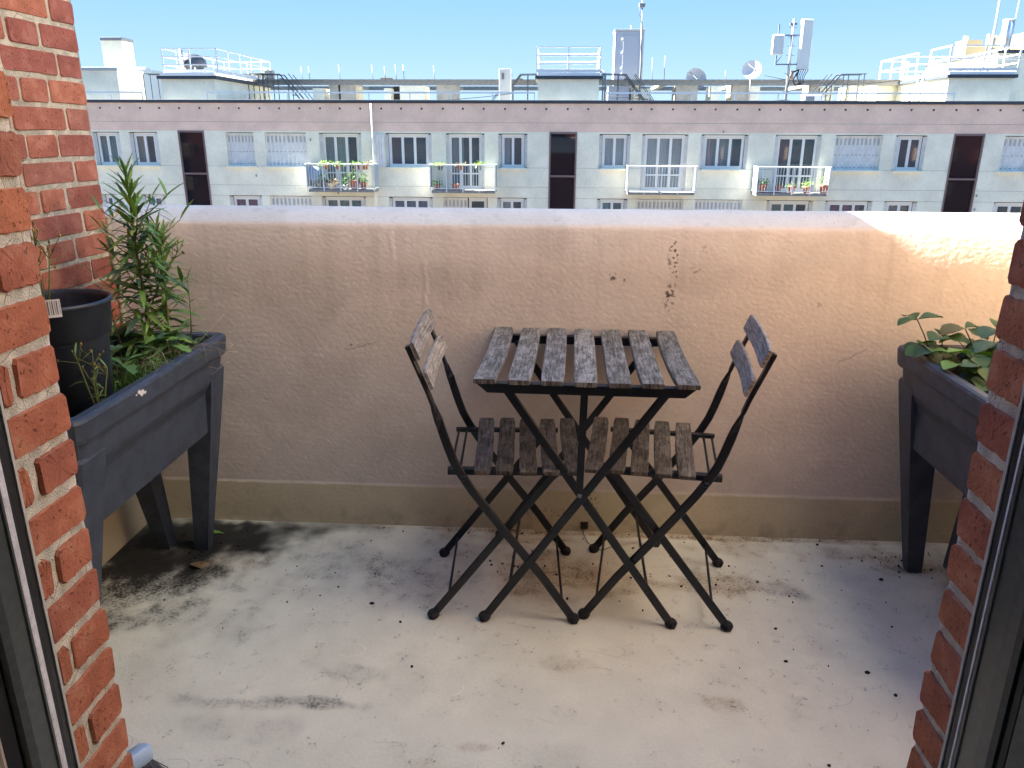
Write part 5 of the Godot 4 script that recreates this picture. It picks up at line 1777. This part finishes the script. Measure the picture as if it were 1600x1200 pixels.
	for y in [0.32, 0.62, 1.36, 2.0]:
		obj("hinge", box_mesh(Vector3(0.07, 0.11, 0.05), 0.005, Vector3(-0.34, y, 0.63)), M.white_metal, cab)
	obj("vent_pipe", tube_mesh([Vector3(0.1, 2.4, 0), Vector3(0.1, 2.7, 0)], [0.04], 8), M.galvanised, cab)
	st = begin()
	span(st, -0.7, 0.7, -1.5, -0.002, -0.55, 0.55)
	obj("plinth", done(st), M.concrete, cab)
	var c2 := thing("service_cabinet", "small pale louvred cabinet on the roof left of the middle plant room", "cabinet", Vector3(-2.70, 2.45, -40.0))
	obj("housing", box_mesh(Vector3(0.58, 1.82, 0.5), 0.015, Vector3(0, 0.91, 0)), M.galvanised, c2)
	st = begin()
	for k in 6:
		span(st, -0.16, -0.03, 1.35 + 0.05 * k, 1.375 + 0.05 * k, 0.251, 0.262)
	obj("louvre", done(st), M.gasket, c2)
	var mast := thing("antenna_mast", "tall thin mast rising past the grey service cabinet to the top edge of the picture", "antenna", Vector3(4.02, 2.4, -41.9))
	obj("pole", tube_mesh([Vector3(0, 0, 0), Vector3(-0.03, 2.6, 0), Vector3(-0.11, 5.0, 0)], [0.05, 0.045, 0.035], 8), M.grey_metal, mast)
	obj("head_box", box_mesh(Vector3(0.30, 0.20, 0.25), 0.02, Vector3(-0.11, 4.92, 0)), M.grey_metal, mast)
	obj("aerial", tube_mesh([Vector3(-0.11, 5.0, 0), Vector3(-0.11, 5.8, 0)], [0.045, 0.04], 8), M.radome, mast)
	obj("cable", tube_mesh([Vector3(-0.05, 1.4, 0.05), Vector3(0.02, 2.2, 0.05), Vector3(-0.07, 3.0, 0.06), Vector3(-0.03, 3.9, 0.05), Vector3(-0.2, 4.5, 0.05), Vector3(-0.22, 4.8, 0.03)], [0.018], 6), M.cable, mast)
	var am := thing("antenna_mast", "steel mast with climbing pegs carrying a tall white panel antenna and a small one", "antenna", Vector3(10.0, 2.4, -37.0))
	obj("pole", tube_mesh([Vector3(0, 0, 0), Vector3(0, 3.65, 0)], [0.065, 0.055], 10), M.grey_metal, am)
	for q in [[Vector3(-0.62, 3.0, 0.03), Vector3(0.42, 3.0, 0.03), 0.06], [Vector3(-0.62, 1.83, 0.03), Vector3(0.42, 1.83, 0.03), 0.06], [Vector3(-0.60, 3.031, 0.03), Vector3(-0.60, 3.45, 0.03), 0.05], [Vector3(-0.60, 1.861, 0.03), Vector3(-0.60, 2.2, 0.03), 0.05], [Vector3(-0.57, 1.90, 0.03), Vector3(-0.36, 2.20, 0.03), 0.03], [Vector3(-0.15, 3.45, 0.0), Vector3(0.15, 3.45, 0.0), 0.09]]:
		st = begin()
		bar(st, q[0], q[1], q[2], q[2] * 0.9, Vector3.UP if absf(q[0].y - q[1].y) < 0.1 else Vector3(0, 0, 1))
		obj("bracket", done(st), M.grey_metal, am)
	for k in 9:
		st = begin()
		bar(st, Vector3(-0.18, 0.35 + 0.37 * k, 0), Vector3(0.18, 0.35 + 0.37 * k, 0), 0.02, 0.02, Vector3.UP)
		obj("climbing_peg", done(st), M.grey_metal, am)
	obj("panel_antenna", box_mesh(Vector3(0.56, 2.05, 0.22), 0.04, Vector3(0.60, 2.62, 0.08)), M.radome, am, Transform3D(Basis(Vector3.UP, 0.35), Vector3(0, 0, 0.1)))
	obj("small_panel", box_mesh(Vector3(0.52, 0.82, 0.14), 0.04, Vector3(-0.60, 2.62, 0.10)), M.radome, am)
	obj("cable", tube_mesh([Vector3(0.42, 1.6, 0.1), Vector3(0.15, 1.5, 0.1), Vector3(0.03, 1.2, 0.07), Vector3(0.0, 0.6, 0.07)], [0.035], 7), M.cable, am)
	for k in 5:
		obj("cable", tube_mesh([Vector3(0.42 + 0.1 * k, 1.62, 0.12), Vector3(0.36 + 0.08 * k, 1.35, 0.12), Vector3(0.45 + 0.05 * k, 1.05, 0.12), Vector3(0.35, 0.95, 0.1), Vector3(0.20, 1.15, 0.1), Vector3(0.36, 1.5, 0.1)], [0.016 if k else 0.03], 6), M.cable, am)
	for q in [[6.90, 3.95, -43.0, 0.55, -0.30, 0.2, "large satellite dish half hidden behind the roof beam"], [9.47, 4.30, -41.7, 0.46, 0.35, -0.25, "grey satellite dish standing above the roof beam"]]:
		var d := thing("satellite_dish", q[6], "satellite dish", Vector3(q[0], q[1], q[2]))
		st = begin(true)
		var prof := []
		for k in 9:
			var r: float = 0.001 + q[3] * k / 8.0
			prof.append(Vector2(r, 0.45 * r * r / q[3]))
		lathe(st, prof, 32)
		obj("reflector", done(st), M.dish, d, Transform3D(Basis(Vector3.UP, q[5]) * Basis(Vector3.RIGHT, PI / 2 - 0.3), Vector3.ZERO))
		st = begin()
		for a in [0.9, 2.2, 4.7]:
			bar(st, Vector3(cos(a) * q[3] * 0.9, sin(a) * q[3] * 0.9, 0.15), Vector3(0.05, 0.0, 0.62), 0.02, 0.02, Vector3(0.3, 1, 0))
		cbox(st, Vector3(0.05, 0.0, 0.62), Vector3(0.10, 0.10, 0.16), 0.02)
		obj("feed_arm", done(st), M.dark_rail, d)
		obj("post", tube_mesh([Vector3(0, 0, -0.08), Vector3(0, -1.5, -0.15)], [0.04], 8), M.galvanised, d)
	for q in [[-13.43, 4.54], [-13.03, 4.54], [-11.44, 4.64], [-9.71, 4.63], [-9.05, 4.54], [-8.48, 4.63], [-8.08, 4.63], [-6.5, 4.6], [4.62, 4.96], [5.23, 5.04], [8.3, 4.35]]:
		var k: int = counts.get("%d/roof_rod" % get_instance_id(), 0)
		var ord := ["first", "second", "third", "fourth", "fifth", "sixth", "seventh", "eighth", "ninth", "tenth", "eleventh"]
		tag(obj("roof_rod", tube_mesh([Vector3(0, 0, 0), Vector3(-0.03, q[1] - 3.92, 0)], [0.022, 0.02], 6), M.grey_metal, self, Transform3D(Basis(), Vector3(q[0], 3.92, -42.1))), "thin steel rod on the roof beam, %s from the left" % ord[k], "roof rod", "thin steel rods along the roof beam")
	var fan := thing("extractor_fan", "black domed extractor fan on the left railed plant room", "fan", Vector3(-17.55, 3.92, -38.6))
	st = begin(true)
	lathe(st, [Vector2(0.42, 0.0), Vector2(0.42, 0.25), Vector2(0.62, 0.32), Vector2(0.62, 0.36), Vector2(0.58, 0.62), Vector2(0.42, 0.82), Vector2(0.2, 0.90), Vector2(0.001, 0.92)], 24)
	obj("dome", done(st), M.tank, fan)
	for a in 6:
		obj("strut", box_mesh(Vector3(0.09, 0.36, 0.05), 0.01, Vector3(cos(a * 1.05) * 0.5, 0.18, sin(a * 1.05) * 0.5)), M.white_metal, fan)
	obj("flue", tube_mesh([Vector3(-0.25, 0.0, 0.65), Vector3(-0.25, 1.05, 0.65)], [0.09], 10), M.galvanised, fan)
	var bx := thing("roof_clutter", "heap of boards and a tin box on the roof behind the left fan's rail", "boards", Vector3(-15.9, 3.92, -43.2))
	for k in 4:
		obj("board", box_mesh(Vector3(1.1 - 0.15 * k, 0.07, 0.4), 0.01, Vector3(-0.6 + 0.14 * k, 0.05 + 0.09 * k, 0)), M.concrete, bx, Transform3D(Basis(Vector3.UP, 0.2 * k), Vector3.ZERO))
	obj("tin_box", box_mesh(Vector3(0.45, 0.5, 0.4), 0.02, Vector3(0.35, 0.28, 0)), M.concrete, bx)
	var fl := thing("steel_chimney", "shiny round steel flue at the far right of the roof", "chimney", Vector3(20.85, 5.1, -40.6))
	obj("flue", tube_mesh([Vector3(0, 0, 0), Vector3(0.0, 1.35, 0)], [0.24, 0.24], 18), M.steel_bright, fl)
	obj("collar", tube_mesh([Vector3(0, 1.28, 0), Vector3(0, 1.36, 0)], [0.26], 18), M.galvanised, fl)
	var p1 := thing("antenna_mast", "dark slanting pole at the top right, left of the steel flue", "antenna", Vector3(19.75, 3.9, -39.5))
	obj("pole", tube_mesh([Vector3(0, 0, 0), Vector3(-0.05, 3.6, 0)], [0.05, 0.045], 8), M.grey_metal, p1)
	obj("clamp", box_mesh(Vector3(0.22, 0.06, 0.1), 0.01, Vector3(0, 1.2, 0)), M.grey_metal, p1)
	var p2 := thing("antenna_mast", "thin pale pole at the far right, beside the steel flue", "antenna", Vector3(21.1, 5.1, -40.6))
	obj("pole", tube_mesh([Vector3(0, 0, 0), Vector3(0.05, 2.6, 0)], [0.025, 0.02], 8), M.galvanised, p2)
	obj("whip", tube_mesh([Vector3(-1.0, 0.0, 0.2), Vector3(-0.95, 1.7, 0.2)], [0.015], 6), M.galvanised, p2)
	var ac := thing("air_conditioner", "small white outdoor unit with pipes on the roof right of the cell mast", "air conditioner", Vector3(11.6, 2.5, -38.5))
	obj("casing", box_mesh(Vector3(0.9, 0.55, 0.4), 0.02, Vector3(0, 0.28, 0)), M.white_metal, ac)
	obj("fan_grille", box_mesh(Vector3(0.4, 0.4, 0.02), 0.005, Vector3(-0.15, 0.28, 0.212)), M.grey_metal, ac)

func span_part(o: Node, called: String, x0: float, x1: float, y0: float, y1: float, z0: float, z1: float, m: String) -> void:
	var st := begin()
	span(st, x0, x1, y0, y1, z0, z1)
	obj(called, done(st), M[m], o)

func pot_thing(label: String, at: Vector3, r: float, h: float, m: String, plant: String, ph: float, group: String, spread := 1.0) -> void:
	var o := thing("flower_pot", label, "flower pot", at, 0.0, group)
	var st := begin(true)
	lathe(st, [Vector2(0.002, 0), Vector2(r * 0.72, 0), Vector2(r * 0.95, h * 0.8), Vector2(r * 1.06, h * 0.8), Vector2(r * 1.08, h), Vector2(r * 0.95, h), Vector2(r * 0.9, h * 0.9), Vector2(0.002, h * 0.9)], 14)
	obj("pot", done(st), M[m], o)
	if plant == "":
		return
	st = begin()
	for i in 70:
		var a := rng.randf() * TAU
		var rr := r * spread * sqrt(rng.randf()) * 1.35
		var p := Vector3(cos(a) * rr, h * 0.9 + ph * rng.randf_range(0.05, 1.0) * (1.0 - 0.4 * rr / (r * 1.4 * spread)), sin(a) * rr)
		var d := Vector3(rng.randfn(), rng.randfn() * 0.6, rng.randfn()).normalized()
		var s := d.cross(Vector3(0.3, 1, 0.2)).normalized() * 0.036
		var e := p + d * 0.13
		poly(st, [p, p.lerp(e, 0.5) + s, e, p.lerp(e, 0.5) - s], Vector3(0.1, 0.5, 1))
	stuff(obj("plant", done(st), M[plant], o))

func build_balcony_pots() -> void:
	var z := BZ + 0.70
	var y := -1.068
	# far right balcony: five terracotta pots
	var g := "terracotta pots on the balcony opposite"
	for q in [[8.72, 0.17, 0.36, "leaf_dark", 0.36, "first"], [9.36, 0.13, 0.28, "", 0.0, "second, empty"], [9.93, 0.15, 0.30, "leaf_dark", 0.10, "third"], [10.56, 0.16, 0.28, "leaf_bright", 0.32, "fourth"], [11.28, 0.20, 0.34, "leaf_mid", 0.40, "last"]]:
		pot_thing("%s terracotta pot from the left on the right-hand balcony of the flats" % q[5], Vector3(q[0], y, z), q[1], q[2], "terracotta", q[3], q[4], g)
	g = "pots on the crowded balcony opposite"
	for q in [[-9.95, 0.24, 0.26, "curtain_sand", "leaf_brown", 0.22, "straw-coloured bowl with a pinkish plant", 1.0], [-9.32, 0.13, 0.18, "white_metal", "leaf_mid", 0.55, "small white pot with a tall green plant", 1.2], [-8.95, 0.22, 0.36, "terracotta", "leaf_bright", 0.62, "big terracotta pot with a bushy bright plant", 1.5], [-8.55, 0.16, 0.30, "terracotta", "leaf_mid", 0.5, "terracotta pot at the right corner", 1.2], [-10.35, 0.15, 0.30, "grey_metal", "leaf_dark", 0.4, "grey pot near the round table", 1.2]]:
		pot_thing("%s on the crowded balcony of the flats" % q[6], Vector3(q[0], y, z), q[1], q[2], q[3], q[4], q[5], g, q[7])
	g = "pots hung on balcony rails opposite"
	for q in [[-10.15, "leaf_bright", 0.22, "yellow-green plant hung at the left of the crowded balcony's rail"], [-9.6, "leaf_mid", 0.14, "small plant hung at the middle of the crowded balcony's rail"], [-8.78, "leaf_mid", 0.20, "first of two pots hung at the right of the crowded balcony's rail"], [-8.42, "leaf_bronze", 0.2, "second of two pots hung at the right of the crowded balcony's rail"], [-5.15, "leaf_bright", 0.18, "plant hung at the left of the second balcony's rail"], [-4.25, "leaf_bronze", 0.12, "reddish plant hung at the middle of the second balcony's rail"], [-3.45, "leaf_bright", 0.18, "plant hung at the right of the second balcony's rail"]]:
		pot_thing(q[3], Vector3(q[0], -0.23, BZ + 0.74), 0.14, 0.20, "terracotta" if q[0] < -7.0 or q[0] == -4.25 else "grey_metal", q[1], q[2], g, 1.6)
	g = "pots on the floor of the second balcony opposite"
	pot_thing("terracotta pot at the left on the floor of the second balcony", Vector3(-5.3, y, z), 0.13, 0.25, "terracotta", "leaf_mid", 0.2, g, 1.3)
	pot_thing("orange pot in the middle of the second balcony's floor", Vector3(-4.5, y, z), 0.17, 0.26, "terracotta", "", 0.0, g)
	var t := thing("round_table", "round blue-grey table top leaning at the left of the crowded balcony", "table", Vector3(-10.75, -0.42, BZ + 0.6))
	var st := begin(true)
	lathe(st, [Vector2(0.001, -0.02), Vector2(0.32, -0.02), Vector2(0.33, 0.0), Vector2(0.32, 0.02), Vector2(0.001, 0.02)], 28)
	obj("table_top", done(st), M.cabinet_blue, t, Transform3D(Basis(Vector3.RIGHT, 1.25), Vector3.ZERO))
	st = begin()
	bar(st, Vector3(-0.2, -0.1, -0.05), Vector3(0.2, -0.64, 0.1), 0.03, 0.03)
	bar(st, Vector3(0.2, -0.1, -0.05), Vector3(-0.2, -0.64, 0.1), 0.03, 0.03)
	obj("leg", done(st), M.dark_rail, t)

# ---------------------------------------------------------------- far away
func build_distance() -> void:
	setting("ground", sheet(-1500, 1500, -1500, 300, -19.2), M.field)
	setting("street", sheet(-200, 200, -29.0, -8.0, -19.1), M.asphalt)
	var st := begin()
	span(st, -200, 200, -19.15, -18.98, -34.95, -29.0)
	span(st, -200, 200, -19.15, -18.98, -8.0, -1.0)
	setting("pavement", done(st), M.paving)
	# cream towers at the far right
	var o := thing("tower_block", "cream tower block with a grey balcony side far off at the top right", "building", Vector3(53.2, 0, -112.0))
	st = begin()
	span(st, -1.9, 0.0, -19.0, 12.9, 0.0, 3.0)
	span(st, 0.0, 4.4, -19.0, 12.3, 0.6, 3.0)
	obj("wall", done(st), M.tower_cream, o)
	st = begin()
	for k in 5:
		span(st, 0.3, 4.2, 2.2 + 2.1 * k, 3.0 + 2.1 * k, -0.7, 0.55)
	obj("balcony", done(st), M.tower_grey, o)
	for k in 5:
		for j in 3:
			obj("window", box_mesh(Vector3(0.9, 0.9, 0.1), 0.0, Vector3(0.9 + 1.3 * j, 3.55 + 2.1 * k, 0.56)), M.dark_glass, o)
	st = begin()
	for q in [[-1.6, 0.3], [1.3, 0.5], [2.2, 0.35], [2.9, 0.5]]:
		span(st, q[0], q[0] + 0.45, 12.0, 13.2 + q[1], 1.2, 1.8)
	obj("roof_chimney", done(st), M.tower_grey, o)
	o = thing("tower_block", "plain cream tower block cut off by the right edge of the picture", "building", Vector3(58.2, 0, -112.0))
	st = begin()
	span(st, 0.0, 9.0, -19.0, 13.4, 0.0, 8.0)
	obj("wall", done(st), M.tower_cream, o)
	st = begin()
	span(st, -0.1, 9.1, 13.402, 13.7, -0.1, 8.1)
	obj("roof_edge", done(st), M.tower_grey, o)
	o = thing("tower_block", "pale high-rise far away behind the left end of the roof", "building", Vector3(-134.0, 0, -262.0))
	st = begin()
	span(st, -3.5, 4.5, -19.0, 20.2, 0.0, 8.0)
	span(st, -1.6, 1.6, 20.202, 21.2, 2.0, 6.0)
	obj("wall", done(st), M.tower_pale, o)
	st = begin()
	for k in 6:
		for j in 5:
			span(st, -3.1 + 1.55 * j, -2.1 + 1.55 * j, 10.6 + 1.6 * k, 11.5 + 1.6 * k, 0.02, 0.06)
	obj("windows", done(st), M.tower_grey, o)
